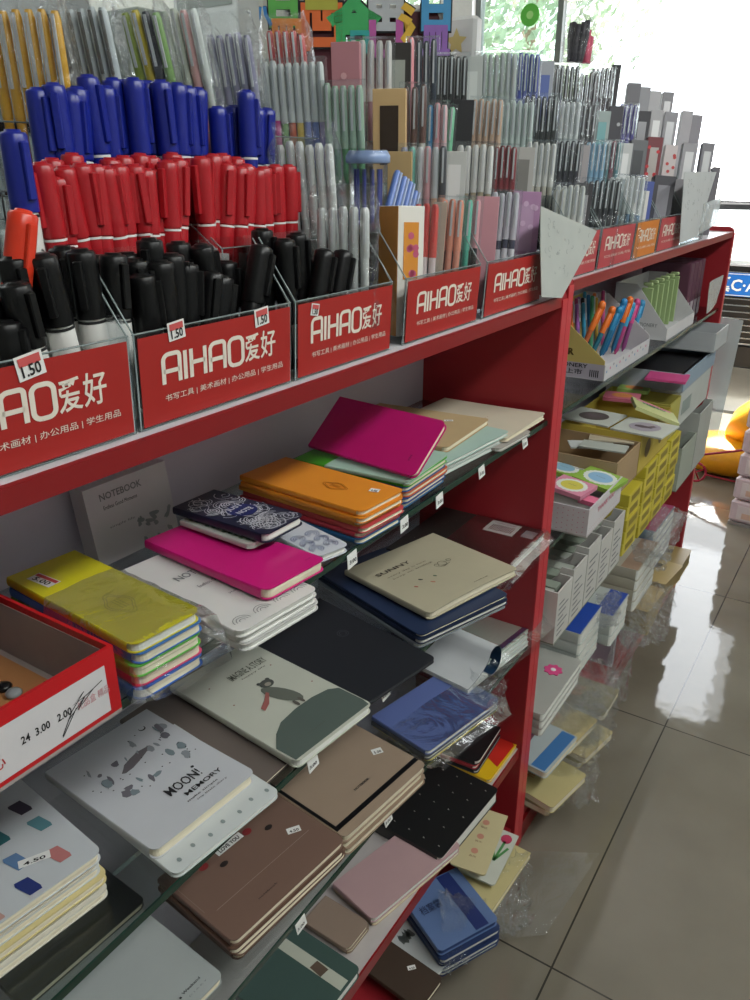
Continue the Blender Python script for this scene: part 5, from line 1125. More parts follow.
# box trays hanging out at far end of level 2
y9 = 2.13
open_box('clear_tray', 'pale grey-blue tray with a black bag and pink packet, far end below the glass', y9, y9+.40, -.62, -.415, T2+.105, .05, '#8fa2b4', '#a8adb0', side='#a4b0b8')
c = thing('carton_riser', 'white carton carrying the grey-blue tray at the far end', 'box', (-.42, y9, T2)); mb = MB(); mb.box(-.62, -.42, y9+.005, y9+.395, T2, T2+.1045, M('#c0c4c0', .6), .002); mb.build('carton_body', c, world=True); q = MB(); q.box(-.4197, -.4190, y9+.05, y9+.15, T2+.03, T2+.07, M('#8f9c98')); q.build('label_panel', c, world=True)
p = onz(668, 374, T2+.16); note_pack('hot pink packet lying on a black bag in the far tray', p.x, p.y, T2+.148, '#d0508c', '#d0508c', .1, (.10, .09), th=.006, oval=False, ring=False, name='pink_packet', cat='packet')
t = note_pack('black plastic bag filling the far grey-blue tray', -.52, y9+.17, T2+.110, '#1c1c20', '#1c1c20', .0, (.17, .30), th=.034, oval=False, ring=False, name='black_bag', cat='bag')
open_box('white_box', 'white shallow carton at the far end just under the upper glass shelf', 2.40, 2.58, -.60, -.40, T2+.165, .055, '#b9bdc0', '#a4a8a8')
# --- third level: white scooped holders and yellow small boxes
X3 = -.41
ys = [1.262, 1.345, 1.43, 1.515, 1.60]
for i, y in enumerate(ys[:5]):
    lb = ['white scooped cardboard holder at the foot of the red divider', 'second white scooped cardboard holder from the divider', 'middle white scooped cardboard holder with printed side', 'white holder with green-lined scoop, fourth from the divider', 'white scooped holder right before the yellow boxes'][i]
    def hd(q, ff, fs, W, h, D, i=i):
        for k in range(7): poly(q, [(W*.15, h*(.12+.1*k)), (W*(.5+.3*((k*7+i) % 3)/2), h*(.12+.1*k)), (W*(.5+.3*((k*7+i) % 3)/2), h*(.15+.1*k)), (W*.15, h*(.15+.1*k))], ff, GREYINK)
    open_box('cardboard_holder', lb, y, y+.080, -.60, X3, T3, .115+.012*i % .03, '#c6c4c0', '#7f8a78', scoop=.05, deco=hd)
for i, y in enumerate(ys):
    for j in range(2):
        t = thing('carton', 'slim grey-green carton filed in the white holder, %s%s' % (['nearest the red divider', 'second from the divider', 'third from the divider', 'fourth from the divider', 'fifth from the divider'][i], [', front one', ', rear one'][j]), 'box', (-.5, y+.01+.035*j, T3+.004))
        mb = MB(); mb.box(-.59, -.43, y+.008+.035*j, y+.038+.034*j, T3+.0035, T3+.10, M('#8c9688' if (i+j) % 2 else '#a9aea4', .6), .001); mb.build('carton_body', t, world=True)
r2 = random.Random(3)
k = 0
for ci, y in enumerate((1.71, 1.83, 1.95, 2.07)):
    for li in range(6 if ci else 5):
        for ri in (0, 1):
            k += 1; xo = X3-ri*.085+r2.uniform(-.003, .001); h = .031
            t = thing('small_yellow_box', 'small yellow carton in the %s column of the yellow pile, %s row, %s' % (['nearest', 'second', 'third', 'farthest'][ci], ['front', 'back'][ri], ['bottom', 'second from below', 'third from below', 'fourth from below', 'fifth from below', 'top'][li] if li else 'bottom'), 'box', (xo, y, T3+li*.0318), 0, 'small yellow cartons')
            mb = MB(); mb.box(xo-.08, xo, y, y+.108, T3+.0002+li*.0316, T3+.0002+li*.0316+h, M(['#c8b83c', '#d0c048', '#bfae38'][k % 3], .45), .0012); mb.build('carton_body', t, world=True)
            if ri == 0: q = MB(); q.box(xo+.0002, xo+.0006, y+.02, y+.085, T3+li*.0316+.009, T3+li*.0316+.024, M('#8c7c30')); q.build('label_panel', t, world=True)
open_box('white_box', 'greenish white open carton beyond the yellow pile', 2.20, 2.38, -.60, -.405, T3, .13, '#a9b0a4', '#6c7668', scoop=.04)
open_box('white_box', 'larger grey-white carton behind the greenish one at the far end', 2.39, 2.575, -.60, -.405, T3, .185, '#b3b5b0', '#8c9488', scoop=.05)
# --- fourth level (red shelf)
X4 = -.425
def bluebook(label, y, w_, z, x1=X4, t=.012, L=.17, cover='#b6bcb8', band='#2448a4', name='boxed_cards', cat='box', rz=0):
    return notebook(name, label, None, None, None, z+t, t, cover, pages=PAGEW, cat=cat, dims=(L, w_), loc=(x1-L, y, 0), rz=rz, deco=(lambda mb, fn, L, W, ob: [poly(mb, [(L*.72, .001), (L*.98, .001), (L*.98, W-.001), (L*.72, W-.001)], lambda a, b: fn(a, b, 1), M(band))] and None) if band else None)
z = T4
for i in range(4): bluebook('white card box with a blue band, %s of the near blue-banded pile' % ['lowest', 'second', 'third', 'topmost'][i], 1.50, .15, z, t=.028); z += .0287
z = T4
for i in range(3): bluebook('white card box with a blue band, %s of the farther low pile' % ['lowest', 'middle', 'topmost'][i], 1.665, .13, z, x1=-.40, t=.028); z += .0287
z = T4
for i in range(3): bluebook('pale grey packet box by the divider, %s' % ['lowest', 'middle', 'topmost, with a round pink flower sticker'][i], 1.262, .23, z, t=.018, x1=-.415, band=None, cover='#a8a8a2', name='packet_box'); z += .0187
t = thing('flower_sticker', 'round hot pink flower sticker on the grey packet box', 'sticker', (-.455, 1.42, z)); mb = MB()
mb.prism([(.019*(1+.12*math.cos(8*a))*math.cos(a), .019*(1+.12*math.cos(8*a))*math.sin(a)) for a in [2*math.pi*i/48 for i in range(48)]], .0, .0015, M('#e0508c')); mb.build('petals', t)
mb = MB(); mb.lathe([(.006, .0016), (.005, .0028)], 14, WHITE); mb.build('centre', t)
z = T4
for i in range(4): bluebook('cream %s card box before the far bagged packs' % ['lowest', 'second', 'third', 'topmost'][i], 1.86, .20, z, x1=-.40, t=.030, band='#a88c78', cover='#b6b0a0', name='card_box'); z += .0307
z = T4
for i in range(5): bluebook('pink-blue clear case in the far pile, %s' % ['lowest', 'second', 'third', 'fourth', 'topmost'][i], 2.10, .22, z, x1=-.42, t=.026, band='#b04a70', cover=['#5c6c94', '#7c86a0', '#94a4b4', '#64749c', '#8ca0b0'][i], name='plastic_case', cat='case'); z += .0267
# --- base level packets sticking out
r2 = random.Random(5)
for i, (y, c, x1, z, rz, L, W_) in enumerate([(1.29, '#a8977a', -.385, .075, -.1, .20, .13), (1.30, '#b9ad7c', -.37, .098, -.2, .20, .14), (1.46, '#b4a45c', -.375, .085, -.12, .20, .14), (1.47, '#bcae84', -.36, .108, -.2, .19, .13), (1.62, '#8c8468', -.38, .095, .0, .19, .13), (1.30, '#a9b2b4', -.40, .165, -.12, .19, .15), (1.42, '#b8a878', -.39, .148, -.15, .18, .14)]):
    notebook('paper_packet', ['brown paper packet lowest by the foot of the divider', 'yellowish paper packet over the brown one at the foot of the divider', 'yellow-green packet with a label on the base board', 'cream packet lying across the yellow-green one', 'dull olive packet farther along the base board', 'white and blue notepad highest by the divider foot', 'tan packet with a red print on the base board'][i],
        None, None, None, z+.018, .016, c, cat='packet', dims=(L, W_), loc=(x1-L, y, 0), rz=rz, pages=CREAM, spine=None, deco=(lambda mb, fn, L, W, ob: [poly(mb, [(L*.80, .004), (L*.97, .004), (L*.97, W-.004), (L*.80, W-.004)], lambda a, b: fn(a, b, 1), M('#3c70a8'))] and None) if i == 5 else (lambda mb, fn, L, W, ob: [text(mb, '福禧', lambda a, b: fn(L*.6-b, W*.3+a, 1), 0, 0, W*.4, L*.15, M('#a8704c'), .01)] and None))
for i, (y, c, z, rz) in enumerate([(2.02, '#b39a62', .165, -.05), (2.03, '#a8925c', .115, .05), (2.22, '#baa470', .165, -.1), (2.40, '#a08a58', .13, 0)]):
    notebook('kraft_packet', ['upper kraft packet hanging out beyond the grey divider', 'lower kraft packet beyond the grey divider', 'kraft packet with a dark stamp near the end panel', 'last kraft packet against the end panel'][i], None, None, None, z+.045, .045, c, cat='packet', dims=(.235, .16), loc=(-.385-.24, y, 0), rz=rz, spine=None, pages=M('#8f7c50'), deco=lambda mb, fn, L, W, ob: [poly(mb, [(L*.7, W*.6), (L*.78, W*.6), (L*.78, W*.8), (L*.7, W*.8)], lambda a, b: fn(a, b, 1), M('#4a3a24'))] and None)
# ================================================================ PLASTIC BAGS
def crumple(name, label, pts, thick=.012, N=14, amp=.006, seed=1, cat='plastic bag', mt=None, sag=0.0):
    """a limp clear bag: two crumpled film layers over a four-cornered patch, joined round the rim"""
    a, b, c, d = [Vector(p) for p in pts]; n = (b-a).cross(d-a).normalized(); r3 = random.Random(seed)
    t = thing(name, label, cat, (a+b+c+d)/4); vs = []; K = (N+1)**2
    for s_ in (1, -1):
        for j in range(N+1):
            for i in range(N+1):
                s, u = i/N, j/N; p = a*(1-s)*(1-u)+b*s*(1-u)+c*s*u+d*(1-s)*u; e = (min(s, 1-s)*min(u, 1-u))**.5*2
                rim = min(i, j, N-i, N-j) == 0
                p = p+n*(s_*thick/2*e)+Vector((0, 0, -sag*4*u*(1-u)))
                if rim: r4 = random.Random(seed*1000+i*50+j); p = p+Vector((r4.uniform(-1, 1), r4.uniform(-1, 1), r4.uniform(-1, 1)))*amp
                else: p = p+n*r3.uniform(-amp, amp)*.8+(b-a).normalized()*r3.uniform(-amp, amp)*.5+(d-a).normalized()*r3.uniform(-amp, amp)*.5
                vs.append(p)
    fs = []
    for j in range(N):
        for i in range(N): q = j*(N+1)+i; fs += [(q, q+1, q+N+2, q+N+1), (K+q, K+q+N+1, K+q+N+2, K+q+1)]
    mb = MB(); mb.add(vs, fs, mt or FILM, False); mb.build('film', t, world=True); return t
def wrap(name, label, A, B, D, z0, z1, grow=.008, over=.02, seed=1, N=16):
    """clear bag pulled over a stack: follows top, front and near side"""
    a, b, d = (onz(*A, z1) if not isinstance(A, float) else None), onz(*B, z1), onz(*D, z1)
    if a is None: v0 = (d-b).normalized(); a = b-Vector((v0.y, -v0.x, 0))*A
    u = (b-a); L = u.length; u.normalize(); v = Vector((-u.y, u.x, 0)); W = abs((d-b).dot(v)); r3 = random.Random(seed)
    t = thing(name, label, 'plastic bag', (a.x, a.y, z0)); H = z1-z0; g = grow; vs = []
    prof = [(-.0, H+.0015), (W*.25, H+.002), (W*.5, H+.0025), (W*.75, H+.002), (W+g*.3, H+.001), (W+g, H*.6), (W+g, H*.1), (W*.7, .0006), (W*.3, .0006), (-g*.8, H*.1), (-g, H*.6), (-g*.3, H+.001)]
    n = len(prof); M_ = N
    for k in range(M_+1):
        s = k/M_; x = L*.35+(L*.65+g+over)*s; pin = 1 if s < .82 else 1-(s-.82)/.18*.62
        for (y, z) in prof:
            zz = H*.45+(z-H*.45)*pin; yy = W/2+(y-W/2)*(1-(1-pin)*.18); j = .0008 if s < .8 else .0035
            p = a+u*(x+r3.uniform(-j, j))+v*(yy+r3.uniform(-j, j)); vs.append((p.x, p.y, max(z0+.0004, z0+zz+(r3.uniform(0, j*.8) if zz > H*.9 else r3.uniform(-j, j)*.6))))
    fs = [(k*n+i, k*n+(i+1) % n, (k+1)*n+(i+1) % n, (k+1)*n+i) for k in range(M_) for i in range(n)]
    mb = MB(); mb.add(vs, fs, FILMS, True); mb.build('film', t, world=True); return t
wrap('clear_bag', 'crinkled clear bag pulled over the yellow-topped notebook stack', (7, 577), (133, 646), (207, 612), S1, S1+.0515, seed=3, over=.022)
wrap('clear_bag', 'crinkled clear bag around the periwinkle notebook', (372, 716), (428, 752), (487, 692), S3, S3+.0235, seed=5, over=.02)
wrap('clear_bag', 'clear bag around the barcoded black notebook by the red divider', .2, (496, 579), (545, 531), S2, S2+.0235, seed=8, over=.015)
wrap('clear_bag', 'clear bag around the pale green lined notebook stack', (405, 625), (488, 662), (535, 612), S3, S3+.036, seed=11, over=.016)
W3 = lambda px, py, z: onz(px, py, z)
crumple('clear_bag', 'twisted clear bag end beneath the rolled-back notebook cover', [W3(470, 670, .57), W3(508, 680, .56), W3(505, 715, .545), W3(478, 700, .55)], .02, 10, .004, 21)
crumple('clear_bag', 'crumpled clear bag hanging at the divider foot in front of the cream packets', [W3(548, 700, .2), W3(600, 690, .18), W3(598, 800, .08), W3(532, 812, .06)], .05, 16, .011, 31, sag=-.01)
crumple('clear_bag', 'crumpled clear bag over the yellow-green packets on the base board', [W3(556, 650, .26), W3(618, 665, .2), W3(612, 745, .12), W3(545, 742, .17)], .05, 14, .009, 32)
crumple('clear_bag', 'crumpled clear bag over the kraft packets beyond the grey divider', [W3(628, 570, .33), W3(676, 590, .26), W3(668, 640, .2), W3(622, 650, .22)], .06, 14, .010, 33)
crumple('clear_bag', 'shiny torn clear bag beside the pale yellow packet at the bottom', [W3(486, 862, .10), W3(528, 850, .12), W3(532, 930, .03), W3(470, 935, .08)], .05, 14, .009, 34)
crumple('clear_bag', 'flat clear bag lying on the floor tiles beside the shelf foot', [W3(505, 850, .02), W3(600, 853, .006), W3(545, 935, .006), W3(490, 940, .02)], .004, 7, .0006, 35, mt=FILMS)
crumple('clear_bag', 'clear bag wrapped loosely around the pink-blue cases at the far end', [W3(655, 505, .50), W3(690, 512, .46), W3(668, 562, .40), W3(640, 555, .42)], .05, 12, .008, 36)
crumple('clear_bag', 'shiny clear bag end on the packs under the pink-blue cases', [W3(632, 545, .46), W3(668, 556, .40), W3(664, 572, .38), W3(636, 562, .42)], .02, 10, .006, 37)
crumple('clear_bag', 'clear film lying over the blue-banded card boxes', [W3(596, 595, .40), W3(622, 590, .39), W3(618, 625, .37), W3(598, 630, .38)], .012, 10, .004, 38)
crumple('clear_bag', 'clear film hanging in front of the small blue folders at the bottom', [W3(440, 890, .16), W3(486, 900, .12), W3(470, 960, .08), W3(445, 975, .1)], .03, 12, .007, 39)
crumple('clear_bag', 'crumpled clear bag standing against the front of the grey divider', [W3(612, 625, .25), W3(640, 628, .20), W3(625, 700, .05), W3(604, 715, .06)], .03, 12, .007, 41)
# wrapped bundle on the top tier
b0 = onx(575, 62, TX[3]); t = thing('wrapped_bundle', 'bundle of black and pink pens in a knotted clear bag on the top tier', 'pen bundle', (b0.x, b0.y, b0.z))
r6 = random.Random(2); mb = MB()
for q in range(9): a = q*.7; mb.tube([(.010*math.cos(a), .012*math.sin(a), 0), (.016*math.cos(a)+.003, .018*math.sin(a), .045), (.015*math.cos(a)+.004, .016*math.sin(a), .060+.012*r6.random())], .0058, 7, M('#34323a'))
mb.build('black_pens', t)
mb = MB()
for q in range(5): mb.tube([(.004*math.cos(q*1.3), .006*math.sin(q*1.3), 0), (.008*math.cos(q*1.3), .009*math.sin(q*1.3), .046+.003*q)], .0052, 7, M('#d85a78'))
o = mb.build('pink_pens', t); o.location = (.012, .030, 0)
b1 = onx(592, 50, TX[3])
def bagcone(loc, label, r_, h, seed):
    t = thing('clear_bag', label, 'plastic bag', loc); r3 = random.Random(seed); mb = MB(); vs = []; prof = [(r_*.8, 0), (r_*1.05, h*.15), (r_*1.1, h*.35), (r_*.9, h*.55), (r_*.45, h*.70), (r_*.12, h*.78), (r_*.35, h*.88), (r_*.55, h)]
    for (rr, z) in prof:
        for i in range(14): a = 2*math.pi*i/14; k = rr*r3.uniform(.85, 1.15); vs.append((k*math.cos(a), k*math.sin(a), z+r3.uniform(-.003, .003)))
    mb.add(vs, [(k*14+i, k*14+(i+1) % 14, (k+1)*14+(i+1) % 14, (k+1)*14+i) for k in range(7) for i in range(14)], FILM, False); mb.build('film', t)
bagcone((b0.x+.004, b0.y+.012, b0.z-.004), 'knotted clear bag around the black and pink pen bundle', .034, .115, 51)
c1 = onx(618, 70, TX[3]); bagcone((c1.x, c1.y, c1.z-.01), 'second clear bag peak right of the black and pink bundle', .035, .10, 52)
# ================================================================ PRICE TAGS on the glass edges
def ptag(px, py, z, label, n='3.00'):
    p = onx(px, py, XF+.001); t = thing('price_tag', label, 'price tag', (XF-.001, p.y, z)); mb = MB(); r3 = random.Random(px)
    a = r3.uniform(-.003, .003); mb.extr([(0, -.009, -.001), (0, .009, .001), (.002, .010+a, -.015), (.002, -.008+a, -.017)], (.0008, 0, 0), WHITE); mb.build('paper', t)
    q = MB(); text(q, n, lambda u, v: (.0022+.0004, -.007+u, -.012+v), 0, 0, .013, .005, INK, .02); q.build('lettering', t)
for (px, py, zz, l) in [(353, 562, .966, 'small white price tag under the glass below the orange stack'), (405, 527, .966, 'small white price tag under the glass below the green stack'), (440, 503, .966, 'small white price tag under the glass below the mint stack'), (482, 469, .966, 'small white price tag under the glass below the kraft notebook'), (525, 441, .966, 'small white price tag nearest the red divider, upper glass shelf'),
   (313, 760, .744, 'small white price tag under the middle glass by the bear notebook'), (385, 692, .744, 'small white price tag under the middle glass by the black folder'), (388, 815, .525, 'small white price tag on the lower glass above the pale pink notebook'), (461, 729, .525, 'small white price tag on the lower glass below the periwinkle notebook'), (300, 905, .525, 'small white price tag on the lower glass beside the brown stack')]:
    ptag(px, py, zz, l)
# ================================================================ BACKGROUND
def at(px, py, Yp): return ony(px, py, Yp)
# maroon sign board with cartoon letters, turned to face the till
Yb = 2.75; RTh = Vector((RT.x, RT.y, 0)).normalized(); FH = Vector((FW.x, FW.y, 0)).normalized()
rc = at(443, 8, Yb)
def onb(px, py, back=0): d = ray(px, py); kk = ((rc-CC).dot(FH)-back)/d.dot(FH); return CC+d*kk
lc = onb(286, 8); W = (rc-lc).dot(RTh); ztop = rc.z; az = math.atan2(RTh.y, RTh.x)
t = thing('sign_board', 'maroon board with a white rounded frame behind the pens', 'sign', (lc.x, lc.y, 1.2), az); hb = ztop-1.2
mb = MB(); mb.box(0, W, 0, .03, 0, hb, mat('maroon_board', '#5a1726', .5)); mb.build('board', t)
mb = MB(); mb.tube([(W, 0, 0), (W, 0, hb-.03), (W-.01, 0, hb-.01), (W-.03, 0, hb), (0, 0, hb)], .011, 8, WHITE); mb.tube([(0, 0, 0), (0, 0, hb)], .011, 8, WHITE); mb.build('frame', t)
ts = thing('cabinet', 'grey low cabinet in the rear carrying the maroon board', 'cabinet', (lc.x, lc.y, 0), az); mb = MB(); mb.box(-.02, W+.02, -.06, .12, 0, 1.195, PANEL, .004); mb.build('cabinet_body', ts); mb = MB(); mb.box(W/2, W/2+.005, -.064, -.06, .1, 1.1, ALU); mb.build('door_gap', ts)
def letter(px, chars, label, y_px=32, s=.16):
    c = onb(px, y_px, .02); t = thing('cartoon_letter', label, 'letter', c, az)
    for j, (ch, col, dx, dz, sc_) in enumerate(chars):
        vs, fs, asp = glyphs(ch, .06); w_ = s*sc_*min(asp, 1.1); h_ = s*sc_
        for part, (mt, gr, yy) in enumerate(((INK, 1.10, 0), (M(col, .6), 1.0, -.004-.001*j))):
            mb = MB(); P = [((u-.5)*w_*gr+dx, yy-.001*j, (v-.5)*h_*gr+dz) for u, v in vs]; n = len(P)
            mb.add(P, fs, mt); mb.add([(p[0], p[1]-.003, p[2]) for p in P], [tuple(reversed(f)) for f in fs], mt)
            mb.build('letter_outline' if part == 0 else 'letter_face', t)
for px, ch, lb in [(281, [('日', '#5cab50', .01, .05, .62), ('四', '#dd8428', .02, -.035, .50), ('八', '#3c80c0', -.06, .02, .30)], 'green and orange cartoon letter at the left of the row'),
   (322, [('凹', '#d8662c', 0, -.01, .72), ('一', '#a8a43c', 0, .09, .5)], 'orange cup-shaped cartoon letter with small dots'),
   (354, [('合', '#3ea860', 0, .0, .9), ('口', '#2fa09c', .02, -.055, .35)], 'green and teal cartoon letter in the middle of the row'),
   (386, [('由', '#b8bcc0', 0, .04, .70), ('凵', '#b858a0', 0, -.05, .62)], 'grey and magenta cartoon letter right of the green one'),
   (427, [('日', '#4c9cd0', .03, .04, .62), ('皿', '#9468b8', .03, -.05, .46), ('氵', '#e0b43c', -.07, 0, .62)], 'yellow, blue and violet cartoon letter at the right of the row')]: letter(px, ch, lb, 24, .20)
# white cabinet with a star sticker
Yc = 2.9; a = at(446, 20, Yc); b = at(476, 20, Yc); zt_ = at(460, 16, Yc).z
t = thing('cabinet', 'white upright cabinet with a pale yellow star sticker beside the maroon board', 'cabinet', (a.x, Yc, 0)); mb = MB(); mb.box(a.x, b.x, Yc, Yc+.06, 0.0, zt_, M('#cfd2d2', .4), .012); mb.build('cabinet_body', t, world=True)
mb = MB(); mb.box(a.x+.01, a.x+.016, Yc-.008, Yc-.001, .3, zt_-.1, ALU); mb.build('handle', t, world=True)
c = at(456, 42, Yc-.002); mb = MB(); mb.add([(c.x+(.045 if i % 2 == 0 else .022)*math.cos(i*math.pi/5+.3), Yc-.002, c.z+(.045 if i % 2 == 0 else .022)*math.sin(i*math.pi/5+.3)) for i in range(10)], [list(range(10))], M('#c8b878')); mb.build('star_sticker', t, world=True)
# round green sticker on the window
c = at(530, 15, 5.035); t = thing('window_sticker', 'round bright green sticker on the window pane', 'sticker', (c.x, 5.035, c.z)); mb = MB(); mb.lathe([(.06, 0), (.06, .002)], 24, M('#58b840')); o = mb.build('disc', t); o.rotation_euler = (R(90), 0, 0)
mb = MB(); mb.lathe([(.022, .0022), (.018, .003)], 16, M('#9cd880')); o = mb.build('centre', t); o.rotation_euler = (R(90), 0, 0)
# left background: pale cartons on the rear unit
for i, (px0, px1, py, Yp, col, lb) in enumerate([(98, 138, 12, 2.0, '#9aa39c', 'large grey-green carton standing in the rear behind the pale pens'), (170, 235, -30, 2.2, '#c3c9c8', 'white carton in the rear behind the violet pens'), (-160, 50, -60, 1.68, '#a8aeb0', 'tall grey carton in the rear at the left edge')]):
    a = at(px0, py, Yp); b = at(px1, py, Yp); t = thing('storage_carton', lb, 'box', (a.x, Yp, 0)); mb = MB(); mb.box(a.x, b.x, Yp, Yp+.11, 1.2, a.z, M(col, .7), .004); mb.build('carton_body', t, world=True)
    mb = MB(); mb.box(a.x+.02, b.x-.02, Yp-.002, Yp-.0003, a.z-.12, a.z-.06, M('#8a928e', .6)); mb.build('packing_tape', t, world=True)
t = thing('storage_rack', 'grey steel rack in the rear under the storage cartons', 'rack', (-3.2, 1.65, 0)); mb = MB(); mb.box(-3.0, -1.78, 1.65, 2.32, 1.17, 1.198, M('#9aa0a0', .5)); mb.build('rack_shelf', t, world=True)
for x in (-2.98, -1.83):
    for y in (1.66, 2.27): mb = MB(); mb.box(x, x+.03, y, y+.03, 0, 1.17, M('#868c8c', .4)); mb.build('leg', t, world=True)
# pink crate tower at the right
ca = onz(727, 523, 0); t = thing('drawer_tower', 'stack of white and pink plastic drawers at the right edge', 'drawers', (ca.x, ca.y, 0), R(-8))
mb = MB(); mb.box(0, .40, 0, .34, 0, .012, M('#8c8884')); mb.build('base', t)
for k in range(5):
    mb = MB(); z = .014+k*.10; mb.box(0, .40, 0, .34, z, z+.092, mat('pinkish_plastic', '#d8c4c8', .3), .008); o = mb.build('drawer', t)
    q = MB(); q.box(.03, .37, -.003, -.0005, z+.015, z+.075, M('#e0d4d4', .3)); q.box(.16, .24, -.010, -.003, z+.050, z+.060, M('#c8b4b8')); q.build('drawer_front', o)
    for i, cc in enumerate(('#d8b4a0', '#d8cca0', '#b8c4d0')): q = MB(); q.box(.05+.09*i, .11+.09*i, -.0045, -.0032, z+.022, z+.045, M(cc)); q.build('printed_patch', o)
# yellow toy / bucket with red ring
ty_ = onz(712, 470, 0)
t = thing('plastic_stool', 'bright yellow rounded plastic stool lying in the doorway', 'stool', (ty_.x+.05, ty_.y+.10, 0)); YL = mat('bright_yellow', '#f0a810', .35)
mb = MB(); mb.lathe([(.10, 0), (.19, .012), (.23, .05), (.235, .09), (.21, .12), (.10, .15), (.03, .155)], 28, YL); mb.build('seat', t)
mb = MB(); mb.lathe([(.09, -.14), (.16, -.10), (.17, 0), (.15, .06), (.05, .08)], 24, YL); o = mb.build('bowl', t); o.location = (.14, .06, .20); o.rotation_euler = (R(-55), R(20), 0)
g = onz(692, 468, .03); t = thing('wire_wheel_toy', 'thin red wire hoop with a long red handle before the yellow stool', 'toy', (g.x, g.y-.10, .0)); MG = mat('magenta_red', '#b01838', .4)
mb = MB(); mb.tube([(.045*math.cos(a)+.04, -.03, .06+.045*math.sin(a)) for a in [2*math.pi*i/24 for i in range(25)]], .006, 6, MG)
for a in range(4): mb.tube([(.04, -.03, .06), (.04+.045*math.cos(a*math.pi/2+.5), -.03, .06+.045*math.sin(a*math.pi/2+.5))], .0035, 5, MG)
mb.build('hoop', t); mb = MB(); mb.tube([(-.04, -.03, .09), (-.03, -.03, .12), (.22, -.03, .20), (.30, -.03, .21)], .006, 6, MG); mb.tube([(.085, -.03, .055), (.30, -.05, .05)], .004, 5, MG); mb.build('handle', t)
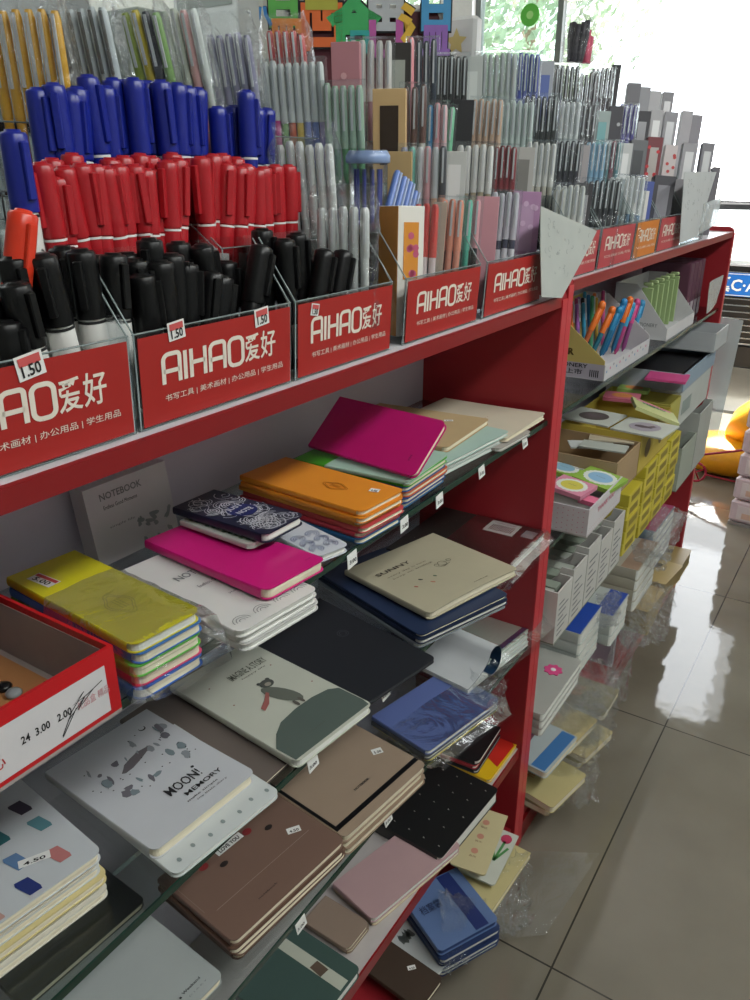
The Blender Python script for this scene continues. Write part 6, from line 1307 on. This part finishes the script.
# car outside
YCAR = 5.5; pl = at(714, 282, YCAR)
t = thing('car', 'parked white car with a dark grille and a blue number plate seen through the doorway', 'car', (pl.x+.22, YCAR, -.02))
CW = mat('white_car_paint', '#e4e6e8', .25, coat=.5); CB = mat('black_grille', '#101113', .4); CG = mat('windscreen', '#2c3c46', .12, spec=.6, noise=.3, nscale=12); LT = mat('lamp_glass', '#c4cccf', .1)  # windscreen: speckled tree reflections imitated by mottling its colour
def car():
    hw = .88
    # side profile (y forward depth, z), extruded across x
    prof = [(.02, .22), (.0, .45), (.02, .86), (.12, .97), (.55, 1.06), (1.0, 1.13), (1.62, 1.52), (2.2, 1.60), (3.2, 1.55), (3.9, 1.05), (4.3, .98), (4.38, .5), (4.3, .22)]
    mb = MB(); lay = [(-hw, .90), (-hw*.93, 1.0), (0, 1.03), (hw*.93, 1.0), (hw, .90)]; vs = []; n = len(prof)
    for x, k in lay:
        for (y, z) in prof:
            up = max(0, z-1.1)*.38; vs.append((x*(1-up), y+(1-k)*.6, z if z < .3 else .3+(z-.3)*(.97 if abs(x) >= hw else 1)))
    mb.add(vs, [(a*n+i, a*n+(i+1) % n, (a+1)*n+(i+1) % n, (a+1)*n+i) for a in range(4) for i in range(n)]+[list(range(n)), list(range(4*n+n-1, 4*n-1, -1))], CW); mb.build('body', t)
    g = MB(); g.add([(-.74, 1.02, 1.175), (.74, 1.02, 1.175), (.62, 1.60, 1.54), (-.62, 1.60, 1.54)], [(0, 1, 2, 3)], CG); g.extr([(-.74, 1.02, 1.170), (.74, 1.02, 1.170), (.62, 1.60, 1.535), (-.62, 1.60, 1.535)], (0, -.004, .006), CG); ws = g.build('windscreen', t)
    g = MB(); g.box(-.78, .78, .93, 1.015, 1.12, 1.165, BLACK, .01); g.build('wiper_cowl', ws)
    for s in (-1, 1): g = MB(); g.tube([(s*.76, 1.0, 1.15), (s*.63, 1.62, 1.56)], .03, 6, CW); g.build('windscreen_pillar', t)
    g = MB(); g.box(-.55, .55, -.045, .0, .36, .84, CB, .01); gr_ = g.build('grille', t)
    for k in range(11):
        q = MB(); q.box(-.53, .53, -.055, -.046, .39+.04*k, .398+.04*k, mat('chrome', '#b8bcc0', .2, .9)); q.build('slat', gr_)
    g = MB(); g.box(-.80, .80, -.035, .05, .20, .345, CB, .01); g.build('lower_bumper', t)
    for s in (-1, 1):
        g = MB(); g.box(min(s*.56, s*.84), max(s*.56, s*.84), -.02, .06, .60, .73, LT, .02); g.build('headlight', t)
        for y in (.75, 3.45):
            g = MB(); g.lathe([(.20, -.09), (.31, -.085), (.33, -.05), (.33, .05), (.31, .085), (.20, .09)], 24, BLACK); g.lathe([(.19, -.095), (.19, .095)], 18, mat('chrome', '#b8bcc0', .2, .9)); o = g.build('wheel', t); o.location = (s*.80, y, .32); o.rotation_euler = (0, R(90), 0)
    px0 = -.22; z0 = pl.z+.02-.07
    g = MB(); g.box(px0, px0+.44, -.066, -.060, z0, z0+.14, M('#1466c0', .35), .002); po = g.build('number_plate', t); po['label'] = 'blue number plate with white characters'
    q = MB(); fn = lambda u, v: (px0+u, -.0668, z0+v); text(q, '冀C·A', fn, .02, .024, .25, .094, WHITE, .02); strokes(q, [[(.006, .006), (.434, .006), (.434, .134), (.006, .134), (.006, .006)]], fn, .004, WHITE); q.build('lettering', po)
car()
# trees and distant wall outside
LEAF = mat('leaf_green', '#94a890', .7, noise=.2, nscale=6); BARK = mat('bark', '#6a5c4c', .9)
def tree(x, y, h, r_, n, seed, label):
    t = thing('tree', label, 'tree', (x, y, -.02)); r3 = random.Random(seed)
    mb = MB(); mb.tube([(0, 0, 0), (.06, 0, h*.3), (0, .05, h*.55), (.1, 0, h*.8)], .09, 8, BARK)
    for k in range(5): a = r3.uniform(0, 6.28); mb.tube([(0, 0, h*(.35+.08*k)), (r_*.5*math.cos(a), r_*.5*math.sin(a), h*(.5+.08*k))], .035, 6, BARK)
    mb.build('trunk', t); mb = MB(); vs = []; fs = []
    for k in range(n):
        while True:
            p = Vector((r3.uniform(-1, 1), r3.uniform(-1, 1), r3.uniform(-1, 1)))
            if .25 < p.length < 1 and r3.random() < .35+.65*p.length: break
        p = Vector((p.x*r_, p.y*r_, h*.66+p.z*h*.36)); d = Vector((r3.gauss(0, 1), r3.gauss(0, 1), r3.gauss(0, 1))).normalized(); e = d.orthogonal().normalized(); f_ = d.cross(e); s = r3.uniform(.03, .075)
        b_ = len(vs); vs += [p-e*s, p+f_*s*.5, p+e*s, p-f_*s*.5]; fs.append((b_, b_+1, b_+2, b_+3))
    mb.add(vs, fs, LEAF); o = mb.build('foliage', t); return t
tree(-4.0, 7.6, 4.8, 1.5, 6500, 1, 'leafy tree outside the window left of the window bar')
tree(-7.6, 9.6, 5.0, 1.7, 4200, 2, 'second leafy tree farther left outside the windows')
tree(-5.6, 13.0, 6.2, 2.0, 3500, 3, 'hazy tree outside, right of the window bar')
